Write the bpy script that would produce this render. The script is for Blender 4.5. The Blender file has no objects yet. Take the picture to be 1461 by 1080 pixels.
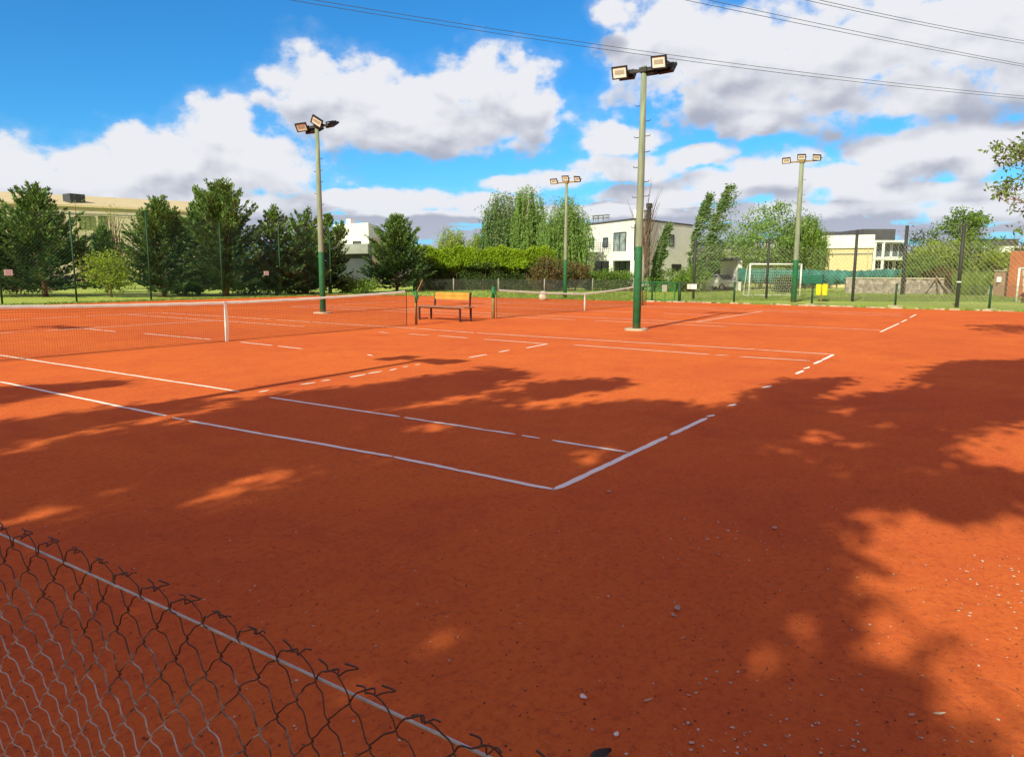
import bpy, math, random
import numpy as np
from mathutils import Vector, Matrix
C = bpy.context.scene
COL = C.collection
R = math.radians
rnd = random.Random(11)
NR = np.random.RandomState(5)
# ------------------------------------------------------------------ camera
IW, IH = 1461.0, 1080.0
FPX, YAW, PITCH, ROLL = 1030.183, 0.58779, -0.14710, 0.00449
CAM = np.array([-4.50795, -2.63447, 1.61255])
_f = np.array([math.cos(PITCH)*math.cos(YAW), math.cos(PITCH)*math.sin(YAW), math.sin(PITCH)])
_r = np.cross(_f, [0, 0, 1]); _r /= np.linalg.norm(_r); _u = np.cross(_r, _f)
CR = _r*math.cos(ROLL) + _u*math.sin(ROLL)
CU = -_r*math.sin(ROLL) + _u*math.cos(ROLL)
CF = _f
cd = bpy.data.cameras.new('camera'); cam = bpy.data.objects.new('camera', cd); COL.objects.link(cam)
cd.sensor_width = 36; cd.lens = FPX/IW*36; cd.clip_end = 6000; cd.clip_start = 0.02
M = Matrix(((CR[0], CU[0], -CF[0], CAM[0]), (CR[1], CU[1], -CF[1], CAM[1]), (CR[2], CU[2], -CF[2], CAM[2]), (0, 0, 0, 1)))
cam.matrix_world = M
C.camera = cam
HF = np.array([math.cos(YAW), math.sin(YAW)])
# ------------------------------------------------------------------ light
SUN_EL, SUN_AZ = R(34.2), R(183.5)       # azimuth of the sun counter-clockwise from +X
tosun = Vector((math.cos(SUN_EL)*math.cos(SUN_AZ), math.cos(SUN_EL)*math.sin(SUN_AZ), math.sin(SUN_EL)))
sl = bpy.data.lights.new('sun', 'SUN'); sl.energy = 4.6; sl.angle = R(0.5); sl.color = (1.0, 1.0, 0.67)
so = bpy.data.objects.new('sun', sl); COL.objects.link(so)
C.cycles.max_bounces = 5; C.cycles.diffuse_bounces = 3; C.cycles.glossy_bounces = 2; C.cycles.transmission_bounces = 3; C.cycles.use_adaptive_sampling = True; C.cycles.adaptive_threshold = .02
so.rotation_euler = tosun.to_track_quat('Z', 'Y').to_euler(); so.location = (-40, -3, 30)
C.view_settings.view_transform = 'Standard'; C.view_settings.look = 'None'
C.view_settings.exposure = 0.27; C.view_settings.gamma = 1; C.view_settings.use_curve_mapping = False

# ---- pixel -> world helpers (only used to find where on the real ground things stand)
def ray(u, v): return CF*FPX + CR*(u-IW/2) + CU*(IH/2-v)
def G(u, v, z=0.0):
    d = ray(u, v); t = (z-CAM[2])/d[2]; p = CAM+t*d
    return float(p[0]), float(p[1])
def at(u, d):
    """ground point under pixel column u (on the horizon) at forward distance d"""
    v = 387.0
    for _ in range(3):
        r = ray(u, v); v += FPX*r[2]/math.hypot(r[0], r[1])
    r = ray(u, v); k = d/(r[0]*HF[0]+r[1]*HF[1])
    return float(CAM[0]+r[0]*k), float(CAM[1]+r[1]*k)
def hz(x, y, v):
    """height z above ground point (x, y) that shows on picture row v"""
    a = IH/2-v; dx, dy = x-CAM[0], y-CAM[1]
    n = a*(dx*CF[0]+dy*CF[1]) - FPX*(dx*CU[0]+dy*CU[1])
    return float(n/(FPX*CU[2]-a*CF[2]) + CAM[2])
def PR(P):
    P = np.asarray(P, float)-CAM; z = P@CF
    return np.stack([IW/2+FPX*(P@CR)/z, IH/2-FPX*(P@CU)/z, z], -1)
def azel(u, v):
    r = ray(u, v); r /= np.linalg.norm(r)
    F3 = np.array([HF[0], HF[1], 0]); R3 = np.array([HF[1], -HF[0], 0])
    return math.atan2(r@R3, r@F3), math.asin(r[2])

# ------------------------------------------------------------------ node helpers
class NT:
    def __init__(s, nt): s.nt = nt; s.n = nt.nodes; s.l = nt.links
    def new(s, t, **kw):
        n = s.n.new(t)
        for k, v in kw.items(): setattr(n, k, v)
        return n
    def set(s, sock, v):
        if isinstance(v, bpy.types.NodeSocket): s.l.new(v, sock)
        else: sock.default_value = v
    def m(s, op, a, b=None, c=None, clamp=False):
        n = s.new('ShaderNodeMath', operation=op); n.use_clamp = clamp
        s.set(n.inputs[0], a)
        if b is not None: s.set(n.inputs[1], b)
        if c is not None: s.set(n.inputs[2], c)
        return n.outputs[0]
    def vm(s, op, a, b=None):
        n = s.new('ShaderNodeVectorMath', operation=op); s.set(n.inputs[0], a)
        if b is not None: s.set(n.inputs[1], b)
        return n.outputs['Value'] if op == 'DOT_PRODUCT' else n.outputs[0]
    def noise(s, vec, scale, detail=4, rough=.55, out='Fac', lac=2.0, dist=0.0):
        n = s.new('ShaderNodeTexNoise'); s.set(n.inputs['Vector'], vec)
        n.inputs['Scale'].default_value = scale; n.inputs['Detail'].default_value = detail
        n.inputs['Roughness'].default_value = rough; n.inputs['Lacunarity'].default_value = lac
        n.inputs['Distortion'].default_value = dist
        return n.outputs[out]
    def vor(s, vec, scale, out='Distance', feature='F1', detail=0, rnd_=1.0):
        n = s.new('ShaderNodeTexVoronoi', feature=feature); s.set(n.inputs['Vector'], vec)
        n.inputs['Scale'].default_value = scale; n.inputs['Detail'].default_value = detail
        n.inputs['Randomness'].default_value = rnd_
        return n.outputs[out]
    def sstep(s, x, a, b, o0=0.0, o1=1.0):
        n = s.new('ShaderNodeMapRange', interpolation_type='SMOOTHSTEP')
        s.set(n.inputs[0], x); n.inputs[1].default_value = a; n.inputs[2].default_value = b
        n.inputs[3].default_value = o0; n.inputs[4].default_value = o1
        return n.outputs[0]
    def mix(s, f, a, b, mode='MIX'):
        n = s.new('ShaderNodeMix', data_type='RGBA', blend_type=mode); s.set(n.inputs[0], f)
        for k, v in ((6, a), (7, b)):
            if isinstance(v, bpy.types.NodeSocket): s.l.new(v, n.inputs[k])
            else: n.inputs[k].default_value = (*v, 1)
        return n.outputs[2]

# ------------------------------------------------------------------ world: sky + clouds by direction
W = bpy.data.worlds.new('World'); C.world = W; W.use_nodes = True
w = NT(W.node_tree); w.n.clear()
tc = w.new('ShaderNodeTexCoord').outputs['Generated']
sky = w.new('ShaderNodeTexSky', sky_type='NISHITA'); sky.sun_disc = False
sky.sun_elevation = SUN_EL; sky.sun_rotation = R(90)-SUN_AZ
sky.air_density = 1.0; sky.dust_density = .35; sky.ozone_density = 2.2; sky.altitude = 0
hs = w.new('ShaderNodeHueSaturation'); hs.inputs['Saturation'].default_value = 1.22; hs.inputs['Hue'].default_value = .488
hs.inputs['Value'].default_value = 1.0; w.l.new(sky.outputs[0], hs.inputs['Color'])
skyc = w.new('ShaderNodeVectorMath', operation='SCALE'); w.l.new(hs.outputs[0], skyc.inputs[0]); skyc.inputs['Scale'].default_value = 0.125
skt = w.new('ShaderNodeVectorMath', operation='MULTIPLY'); w.l.new(skyc.outputs[0], skt.inputs[0]); skt.inputs[1].default_value = (.30, .74, 1.08); skyc = skt
sep = w.new('ShaderNodeSeparateXYZ'); w.l.new(tc, sep.inputs[0]); dz = sep.outputs[2]
xf = w.vm('DOT_PRODUCT', tc, (HF[0], HF[1], 0)); yr = w.vm('DOT_PRODUCT', tc, (HF[1], -HF[0], 0))
az = w.m('ARCTAN2', yr, xf); el = w.m('ARCSINE', dz)
cmb = w.new('ShaderNodeCombineXYZ'); w.l.new(az, cmb.inputs[0]); w.l.new(w.m('MULTIPLY', el, 1.35), cmb.inputs[1])
P2 = cmb.outputs[0]
# lobes: picture px centre, half sizes px  (only turned into directions)
LOBES = [
 (600,165,200,52),(450,125,74,60),(520,128,60,46),(690,122,88,52),(755,150,48,62),(590,185,215,36),(640,108,30,30),
 (310,190,60,44),(250,225,95,44),(360,235,110,55),(190,262,160,52),
 (50,228,80,36),(110,242,60,28),(40,270,120,44),(-60,240,90,50),
 (955,62,88,62),(1050,80,130,72),(1190,78,200,92),(1360,60,190,76),(1110,140,190,42),(1010,110,120,60),(1300,130,120,36),(880,20,40,22),
 (1085,180,62,20),(1325,206,92,36),(1290,225,70,30),(1395,228,56,32),(1455,205,40,30),(1450,112,60,26),
 (885,200,66,26),(900,238,90,22),(1105,236,70,22),(1195,256,110,20),(800,256,60,16),(1060,262,120,20),(960,280,150,16),
 (640,290,150,18),(520,286,90,12),(410,250,50,20),(170,285,140,18),(330,290,130,18),(1300,278,190,18),(1180,300,200,14),(1400,300,150,18),(735,262,55,16),(800,305,200,12),(990,222,60,16),
]
def cloud_field(pv, azs, els):
    acc = None
    for (u, v, a, b) in LOBES:
        a0, e0 = azel(u, v); a *= .94; b *= .92
        s1 = w.m('MULTIPLY_ADD', azs, FPX/(a*1.12), -a0*FPX/(a*1.12)); s2 = w.m('MULTIPLY_ADD', els, FPX/(b*1.15), -e0*FPX/(b*1.15))
        r2 = w.m('MULTIPLY_ADD', s1, s1, w.m('MULTIPLY', s2, s2))
        val = w.m('SUBTRACT', 1.0, r2)
        acc = val if acc is None else w.m('SMOOTH_MAX', acc, val, .25)
    return w.m('MAXIMUM', acc, -1.2)
wn = w.noise(P2, 9.0, 3, .6, 'Color')
wsub = w.vm('SUBTRACT', wn, (.5, .5, .5))
sc_ = w.new('ShaderNodeVectorMath', operation='SCALE'); w.l.new(wsub, sc_.inputs[0]); sc_.inputs['Scale'].default_value = .06
ssep = w.new('ShaderNodeSeparateXYZ'); w.l.new(sc_.outputs[0], ssep.inputs[0])
azw = w.m('ADD', az, ssep.outputs[0]); elw = w.m('ADD', el, w.m('MULTIPLY', ssep.outputs[1], .55))
def detail(pv):
    nz = w.noise(pv, 12.0, 7, .56)
    vz = w.vor(pv, 21.0)
    vy = w.vor(pv, 46.0); nh = w.noise(pv, 42.0, 4, .6)
    nz = w.m('MULTIPLY_ADD', w.m('SUBTRACT', nh, .5), .32, nz)
    return w.m('SUBTRACT', w.m('MULTIPLY', w.m('SUBTRACT', nz, .5), 2.7), w.m('ADD', w.m('MULTIPLY', w.m('SUBTRACT', vz, .45), .75), w.m('MULTIPLY', w.m('SUBTRACT', vy, .45), .35)))
# generic unseen clouds behind the viewer, shaped for fill light; streaky low band
band = w.noise(w.vm('MULTIPLY', P2, (1.0, 3.4, 1.0)), 8.0, 7, .62)
bandv = w.m('ADD', w.m('MULTIPLY', w.m('SUBTRACT', band, .462), 9.0), w.sstep(el, .075, .15, .5, -4))
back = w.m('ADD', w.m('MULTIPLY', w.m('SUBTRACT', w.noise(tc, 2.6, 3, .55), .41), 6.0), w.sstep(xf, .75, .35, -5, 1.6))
lob = cloud_field(P2, azw, elw)
lobu = cloud_field(P2, azw, w.m('ADD', elw, .034))
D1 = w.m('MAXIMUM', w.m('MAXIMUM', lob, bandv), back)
det = detail(P2)
detu = detail(w.vm('ADD', P2, (-.006, .011, 0)))
dens = w.m('ADD', D1, w.m('MULTIPLY', det, .92))
mask = w.sstep(dens, -.14, .50)
wisp = w.m('MULTIPLY', w.sstep(w.m('ADD', D1, w.m('MULTIPLY', det, 1.1)), -.7, .9), .26)
mask = w.m('MAXIMUM', mask, wisp)
gr = w.m('MULTIPLY', w.m('SUBTRACT', lob, lobu), 1.1)                      # + on the top of a cloud, - under it
gd = w.m('MULTIPLY', w.m('SUBTRACT', det, detu), .34)
PM = w.vm('MULTIPLY', P2, (1, 1.5, 1))
sh1 = w.noise(PM, 9.0, 2.5, .5); sh2 = w.noise(w.vm('ADD', PM, (-.012, .030, 0)), 9.0, 2.5, .5)
gm = w.m('MULTIPLY', w.m('SUBTRACT', sh1, sh2), 1.7)
edge_ = w.sstep(dens, .10, .75, .30, 0)
lit = w.m('ADD', w.m('ADD', w.m('ADD', gr, gd), gm), w.m('ADD', edge_, .0))
litc = w.sstep(lit, -.68, .32)
cloudc = w.mix(litc, (.35, .375, .46), (.70, .71, .75))
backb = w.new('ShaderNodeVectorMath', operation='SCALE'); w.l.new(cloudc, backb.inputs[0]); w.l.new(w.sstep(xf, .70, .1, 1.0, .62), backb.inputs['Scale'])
cloudc = w.mix(w.sstep(xf, .75, .3, 0, 1), backb.outputs[0], w.vm('MULTIPLY', backb.outputs[0], (1.10, .83, .86)))  # tint on the unseen back clouds, set to colour the fill in shade
low = w.sstep(el, .0, .12, .35, 0)
cloudc = w.mix(low, cloudc, (.52, .57, .68))
horiz = w.mix(w.sstep(el, -.01, .16, .5, 0), skyc.outputs[0], (.20, .42, .74))
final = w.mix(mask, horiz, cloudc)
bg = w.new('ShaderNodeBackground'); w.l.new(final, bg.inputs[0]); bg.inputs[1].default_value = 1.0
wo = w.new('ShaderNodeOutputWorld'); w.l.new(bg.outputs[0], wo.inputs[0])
W.cycles.sampling_method = 'MANUAL'; W.cycles.sample_map_resolution = 512

# ------------------------------------------------------------------ materials
MATS = {}
def mat(name, col, rough=.8, metal=0.0, noise=None, bump=None, spec=.3, col2=None, trans=0.0, nscale=None, coat=0):
    m = bpy.data.materials.new(name); m.use_nodes = True; t = NT(m.node_tree)
    b = t.n['Principled BSDF']; b.inputs['Roughness'].default_value = rough; b.inputs['Metallic'].default_value = metal
    b.inputs['Specular IOR Level'].default_value = spec
    b.inputs['Coat Weight'].default_value = coat
    ob = t.new('ShaderNodeTexCoord').outputs['Object']
    if noise:
        n1 = t.noise(ob, noise, 6, .65)
        f = t.sstep(n1, .3, .7)
        c = t.mix(f, col, col2 or tuple(x*.72 for x in col))
        n2 = t.noise(ob, noise*9, 3, .6)
        c = t.mix(t.m('MULTIPLY', t.sstep(n2, .5, .75), .3), c, tuple(x*.6 for x in col))
        t.l.new(c, b.inputs['Base Color'])
    else: b.inputs['Base Color'].default_value = (*col, 1)
    if bump:
        bn = t.new('ShaderNodeBump'); bn.inputs['Strength'].default_value = bump[1]; bn.inputs['Distance'].default_value = bump[2] if len(bump) > 2 else .02
        t.l.new(t.noise(ob, bump[0], 5, .6), bn.inputs['Height']); t.l.new(bn.outputs[0], b.inputs['Normal'])
    MATS[name] = m
    return m
def leafmat(name, c1, c2, c3=None, trans=.35, nscale=.8, rough=.55):
    m = bpy.data.materials.new(name); m.use_nodes = True; t = NT(m.node_tree)
    b = t.n['Principled BSDF']; out = t.n['Material Output']
    geo = t.new('ShaderNodeNewGeometry')
    ob = t.new('ShaderNodeTexCoord').outputs['Object']
    n1 = t.sstep(t.noise(ob, nscale, 3, .6), .35, .65)
    c = t.mix(n1, c1, c2)
    ri = geo.outputs['Random Per Island']
    c = t.mix(t.m('MULTIPLY', ri, .55), c, c3 or tuple(x*.6 for x in c1))
    v = t.new('ShaderNodeHueSaturation'); t.l.new(c, v.inputs['Color']); t.l.new(t.m('MULTIPLY_ADD', ri, .5, .75), v.inputs['Value'])
    t.l.new(v.outputs[0], b.inputs['Base Color']); b.inputs['Roughness'].default_value = rough; b.inputs['Specular IOR Level'].default_value = .35
    tr = t.new('ShaderNodeBsdfTranslucent'); t.l.new(v.outputs[0], tr.inputs[0])
    mx = t.new('ShaderNodeMixShader'); mx.inputs[0].default_value = trans
    t.l.new(b.outputs[0], mx.inputs[1]); t.l.new(tr.outputs[0], mx.inputs[2]); t.l.new(mx.outputs[0], out.inputs[0])
    MATS[name] = m; return m

# clay court
m = bpy.data.materials.new('clay'); m.use_nodes = True; t = NT(m.node_tree); b = t.n['Principled BSDF']
ob = t.new('ShaderNodeTexCoord').outputs['Object']
big = t.sstep(t.noise(ob, .22, 5, .6), .3, .7)
c = t.mix(big, (.71, .163, .040), (.62, .128, .038))
med = t.sstep(t.noise(ob, 1.3, 6, .7), .42, .72)
c = t.mix(t.m('MULTIPLY', med, .45), c, (.53, .088, .034))
drag = t.sstep(t.noise(t.vm('MULTIPLY', ob, (.35, 9.0, 1)), 1.1, 5, .6), .45, .75)
c = t.mix(t.m('MULTIPLY', drag, .22), c, (.74, .19, .045))
damp = t.sstep(t.noise(ob, .55, 5, .7, dist=.8), .50, .72)
c = t.mix(t.m('MULTIPLY', damp, .35), c, (.42, .066, .032))
fine = t.sstep(t.noise(ob, 24, 7, .78), .48, .66)
c = t.mix(t.m('MULTIPLY', fine, .55), c, (.34, .054, .030))
fl = t.sstep(t.noise(ob, 60, 5, .8), .54, .66)
c = t.mix(t.m('MULTIPLY', fl, .30), c, (.80, .26, .11))
mot = t.sstep(t.noise(ob, 5.5, 6, .75, dist=.6), .50, .70)
c = t.mix(t.m('MULTIPLY', mot, .28), c, (.40, .062, .032))
mot2 = t.sstep(t.noise(ob, 11, 6, .75, dist=.3), .56, .70)
c = t.mix(t.m('MULTIPLY', mot2, .30), c, (.76, .20, .075))
spk = t.sstep(t.noise(ob, 120, 3, .7), .62, .72)
c = t.mix(t.m('MULTIPLY', spk, .5), c, (.24, .045, .022))
crumb = t.sstep(t.vor(ob, 38), .16, .06)
cm = t.m('MULTIPLY', crumb, t.sstep(t.noise(ob, 2.1, 3, .6), .5, .62))
c = t.mix(t.m('MULTIPLY', cm, .6), c, (.30, .055, .028))
pale = t.m('MULTIPLY', t.sstep(t.vor(t.vm('ADD', ob, (7, 3, 0)), 21), .085, .04), t.sstep(t.noise(ob, 1.2, 4, .7), .52, .68))
c = t.mix(t.m('MULTIPLY', pale, .55), c, (.62, .36, .24))
t.l.new(c, b.inputs['Base Color']); b.inputs['Roughness'].default_value = .95; b.inputs['Specular IOR Level'].default_value = .03
h = t.m('ADD', t.m('MULTIPLY', t.noise(ob, 32, 6, .7), .5), t.m('ADD', t.m('MULTIPLY', t.noise(ob, 170, 3, .6), .22), t.m('MULTIPLY', t.noise(ob, 5, 4, .6), .8)))
bn = t.new('ShaderNodeBump'); bn.inputs['Strength'].default_value = .8; bn.inputs['Distance'].default_value = .016
t.l.new(h, bn.inputs['Height']); t.l.new(bn.outputs[0], b.inputs['Normal'])
MATS['clay'] = m
# court line tape, dusted with clay
m = bpy.data.materials.new('tape'); m.use_nodes = True; t = NT(m.node_tree); b = t.n['Principled BSDF']
ob = t.new('ShaderNodeTexCoord').outputs['Object']
n1 = t.sstep(t.noise(ob, 3.0, 6, .7), .54, .76); n2 = t.sstep(t.noise(ob, 45, 4, .7), .60, .75)
c = t.mix(t.m('MULTIPLY', n1, .5), (.92, .88, .84), (.84, .58, .40)); c = t.mix(t.m('MULTIPLY', n2, .6), c, (.66, .30, .15))
t.l.new(c, b.inputs['Base Color']); b.inputs['Roughness'].default_value = .8; bn = t.new('ShaderNodeBump'); bn.inputs['Strength'].default_value = .4; bn.inputs['Distance'].default_value = .006; t.l.new(t.noise(ob, 30, 4), bn.inputs['Height']); t.l.new(bn.outputs[0], b.inputs['Normal']); MATS['tape'] = m
# grass ground
m = bpy.data.materials.new('grass_ground'); m.use_nodes = True; t = NT(m.node_tree); b = t.n['Principled BSDF']
ob = t.new('ShaderNodeTexCoord').outputs['Object']
c = t.mix(t.sstep(t.noise(ob, .25, 5, .65), .35, .68), (.36, .47, .06), (.45, .52, .10))
c = t.mix(t.m('MULTIPLY', t.sstep(t.noise(ob, 1.4, 5, .7), .5, .75), .6), c, (.46, .42, .16))
c = t.mix(t.m('MULTIPLY', t.sstep(t.noise(ob, 7, 4, .7), .45, .7), .5), c, (.22, .32, .04))
t.l.new(c, b.inputs['Base Color']); b.inputs['Roughness'].default_value = .9
bn = t.new('ShaderNodeBump'); bn.inputs['Strength'].default_value = .8; bn.inputs['Distance'].default_value = .08
t.l.new(t.noise(ob, 14, 5, .7), bn.inputs['Height']); t.l.new(bn.outputs[0], b.inputs['Normal']); MATS['grass_ground'] = m
# concrete pole: weathered concrete above, green paint up to 2.2 m with a ragged edge
def pole_mat(name, zpaint, green=(.012, .13, .055)):
    m = bpy.data.materials.new(name); m.use_nodes = True; t = NT(m.node_tree); b = t.n['Principled BSDF']
    ob = t.new('ShaderNodeTexCoord').outputs['Object']; sp = t.new('ShaderNodeSeparateXYZ'); t.l.new(ob, sp.inputs[0])
    c = t.mix(t.sstep(t.noise(t.vm('MULTIPLY', ob, (6, 6, .8)), 1.5, 5, .7), .35, .7), (.27, .31, .24), (.17, .20, .15))
    zz = t.m('ADD', sp.outputs[2], t.m('MULTIPLY', t.noise(ob, 14, 2), .05))
    g = t.mix(t.sstep(t.noise(ob, 5, 5, .7), .4, .75), green, (.03, .20, .09))
    c = t.mix(t.sstep(zz, zpaint+.02, zpaint+.035), g, c)
    c = t.mix(t.sstep(zz, .28, .02, 0, .5), c, (.30, .12, .05))
    t.l.new(c, b.inputs['Base Color']); b.inputs['Roughness'].default_value = .7
    bn = t.new('ShaderNodeBump'); bn.inputs['Strength'].default_value = .3; bn.inputs['Distance'].default_value = .01
    t.l.new(t.noise(ob, 30, 4), bn.inputs['Height']); t.l.new(bn.outputs[0], b.inputs['Normal']); MATS[name] = m
pole_mat('pole', 2.3)
# chain-link wire: zinc with rust, darker towards the top of the mesh
m = bpy.data.materials.new('link_wire'); m.use_nodes = True; t = NT(m.node_tree); b = t.n['Principled BSDF']
ob = t.new('ShaderNodeTexCoord').outputs['Object']; sp = t.new('ShaderNodeSeparateXYZ'); t.l.new(ob, sp.inputs[0])
n1 = t.noise(ob, 22, 3, .6)
f = t.sstep(t.m('ADD', sp.outputs[2], t.m('MULTIPLY', t.m('SUBTRACT', n1, .5), .6)), .90, 1.08)
f2 = t.m('MAXIMUM', f, t.m('MULTIPLY', t.sstep(t.noise(ob, 60, 3), .55, .66), .5))
c = t.mix(f2, (.62, .58, .56), (.10, .042, .028))
t.l.new(c, b.inputs['Base Color']); b.inputs['Roughness'].default_value = .5; t.l.new(t.m('MULTIPLY_ADD', f2, -.55, .55), b.inputs['Metallic'])
MATS['link_wire'] = m

mat('zinc', (.74, .74, .76), .4, .3, noise=30)
mat('rust', (.16, .06, .035), .8, noise=20)
mat('black_metal', (.022, .023, .026), .5, noise=12)
mat('dark_steel', (.05, .05, .052), .6, noise=6)
mat('bench_steel', (.075, .03, .028), .6, noise=8)
mat('bench_wood', (.62, .22, .045), .7, noise=4, col2=(.72, .32, .06))
mat('seat_wood', (.38, .16, .10), .7, noise=4)
mat('lens', (.74, .76, .78), .35, noise=None, spec=.3)
mat('led', (.50, .45, .41), .4, noise=30)
mat('concrete', (.46, .40, .33), .9, noise=3, bump=(20, .4))
mat('pale_concrete', (.60, .50, .40), .9, noise=3, bump=(20, .4))
mat('post_wood', (.34, .22, .10), .8, noise=5, col2=(.20, .17, .07))
mat('green_paint', (.02, .20, .08), .5, noise=4)
mat('dark_green', (.02, .07, .035), .6, noise=4)
mat('mesh_green', (.035, .10, .06), .6)
mat('mesh_grey', (.30, .29, .27), .6)
mat('mesh_dark', (.10, .10, .10), .7)
mat('net_cord', (.05, .028, .022), .8)
mat('white_band', (.80, .78, .76), .8, noise=4, col2=(.70, .66, .62))
mat('white_paint', (.80, .80, .84), .6, noise=2, col2=(.72, .71, .72))
mat('white_wall', (.86, .86, .90), .85, noise=.5, col2=(.80, .80, .83))
mat('beige_wall', (.60, .50, .33), .85, noise=.35, col2=(.54, .45, .30))
mat('warehouse_wall', (.60, .53, .42), .85, noise=.3, col2=(.54, .49, .39))
mat('cream_wall', (.72, .58, .36), .85, noise=.4, col2=(.66, .53, .33))
mat('grey_wall', (.30, .31, .33), .8, noise=.5)
mat('dark_wall', (.06, .07, .09), .8, noise=.5)
mat('slate', (.10, .10, .12), .8, noise=1)
mat('glass', (.10, .13, .16), .08, spec=.8)
mat('curtain_glass', (.42, .50, .52), .15, spec=.6, noise=2, col2=(.10, .14, .18))
mat('dark_open', (.02, .02, .022), .6)
mat('green_shutter', (.18, .22, .10), .7, noise=2)
mat('teal_screen', (.02, .11, .105), .85, noise=1.4, col2=(.06, .22, .20), bump=(2.5, .8, .2))
mat('stone', (.48, .42, .40), .95, noise=3.2, col2=(.20, .15, .15), bump=(5, .8, .1))
mat('brick_pink', (.50, .33, .26), .95, noise=4, col2=(.42, .26, .20), bump=(9, .6, .03))
mat('orange_wall', (.88, .30, .14), .9, noise=.8)
mat('path', (.52, .46, .38), .95, noise=3)
mat('track', (.20, .13, .08), .95, noise=2, col2=(.26, .20, .10))
mat('yellow', (.88, .78, .02), .5, noise=3, col2=(.80, .68, .02))
mat('bark', (.17, .11, .085), .95, noise=5, bump=(14, .7, .03))
mat('bark_red', (.22, .11, .09), .95, noise=5, bump=(14, .7, .03))
mat('bark_grey', (.36, .30, .26), .95, noise=5, bump=(14, .7, .03))
mat('cable', (.06, .06, .07), .6)
mat('car_white', (.75, .77, .80), .25, spec=.6, coat=.5)
mat('rubber', (.02, .02, .02), .8)
mat('sign_white', (.84, .86, .88), .6, noise=5, col2=(.76, .76, .76))
mat('sign_ink', (.30, .30, .33), .7)
mat('dry_leaf', (.50, .36, .26), .9, noise=20, col2=(.66, .56, .48))
mat('grey_leaf', (.42, .34, .30), .9, noise=20, col2=(.60, .50, .44))
mat('needle', (.42, .13, .06), .9)
mat('dog_brown', (.16, .06, .04), .8, noise=8)
mat('log', (.22, .13, .11), .95, noise=4)
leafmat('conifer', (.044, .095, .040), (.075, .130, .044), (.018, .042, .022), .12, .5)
leafmat('conifer_light', (.12, .23, .05), (.19, .29, .06), (.05, .11, .035), .15, .5)  # sunlit tone for conifer tops, also the plain green of one tree
leafmat('willow', (.22, .36, .085), (.33, .47, .14), (.11, .21, .055), .35, .6)
leafmat('willow_lime', (.30, .40, .05), (.38, .46, .08), (.18, .27, .04), .35, .6)
leafmat('poplar', (.13, .24, .07), (.25, .34, .15), (.07, .14, .04), .25, .6)
leafmat('bush', (.15, .26, .035), (.23, .34, .055), (.07, .14, .025), .3, .6)
leafmat('bush_dark', (.045, .09, .025), (.08, .13, .03), (.02, .045, .015), .2, .6)
leafmat('hedge_lit', (.30, .44, .02), (.38, .52, .03), (.17, .29, .015), .35, .6)
leafmat('hedge_shaded', (.055, .10, .025), (.09, .14, .03), (.03, .05, .018), .15, .8)  # darker copy for the lower face, shade painted into the leaves
leafmat('red_shrub', (.20, .12, .05), (.14, .16, .04), (.09, .05, .03), .25, .8)
leafmat('acacia', (.15, .24, .06), (.22, .31, .08), (.08, .14, .04), .25, 1.5)
leafmat('lime_tree', (.32, .42, .03), (.42, .50, .06), (.17, .26, .025), .4, .8)
leafmat('shade_leaf', (.05, .055, .035), (.06, .07, .04), None, .0, .8)
leafmat('tall_grass', (.26, .36, .08), (.34, .42, .11), (.14, .21, .05), .3, 1)
leafmat('far_leaf', (.06, .10, .04), (.09, .13, .05), (.04, .06, .03), .1, .2)

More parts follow.
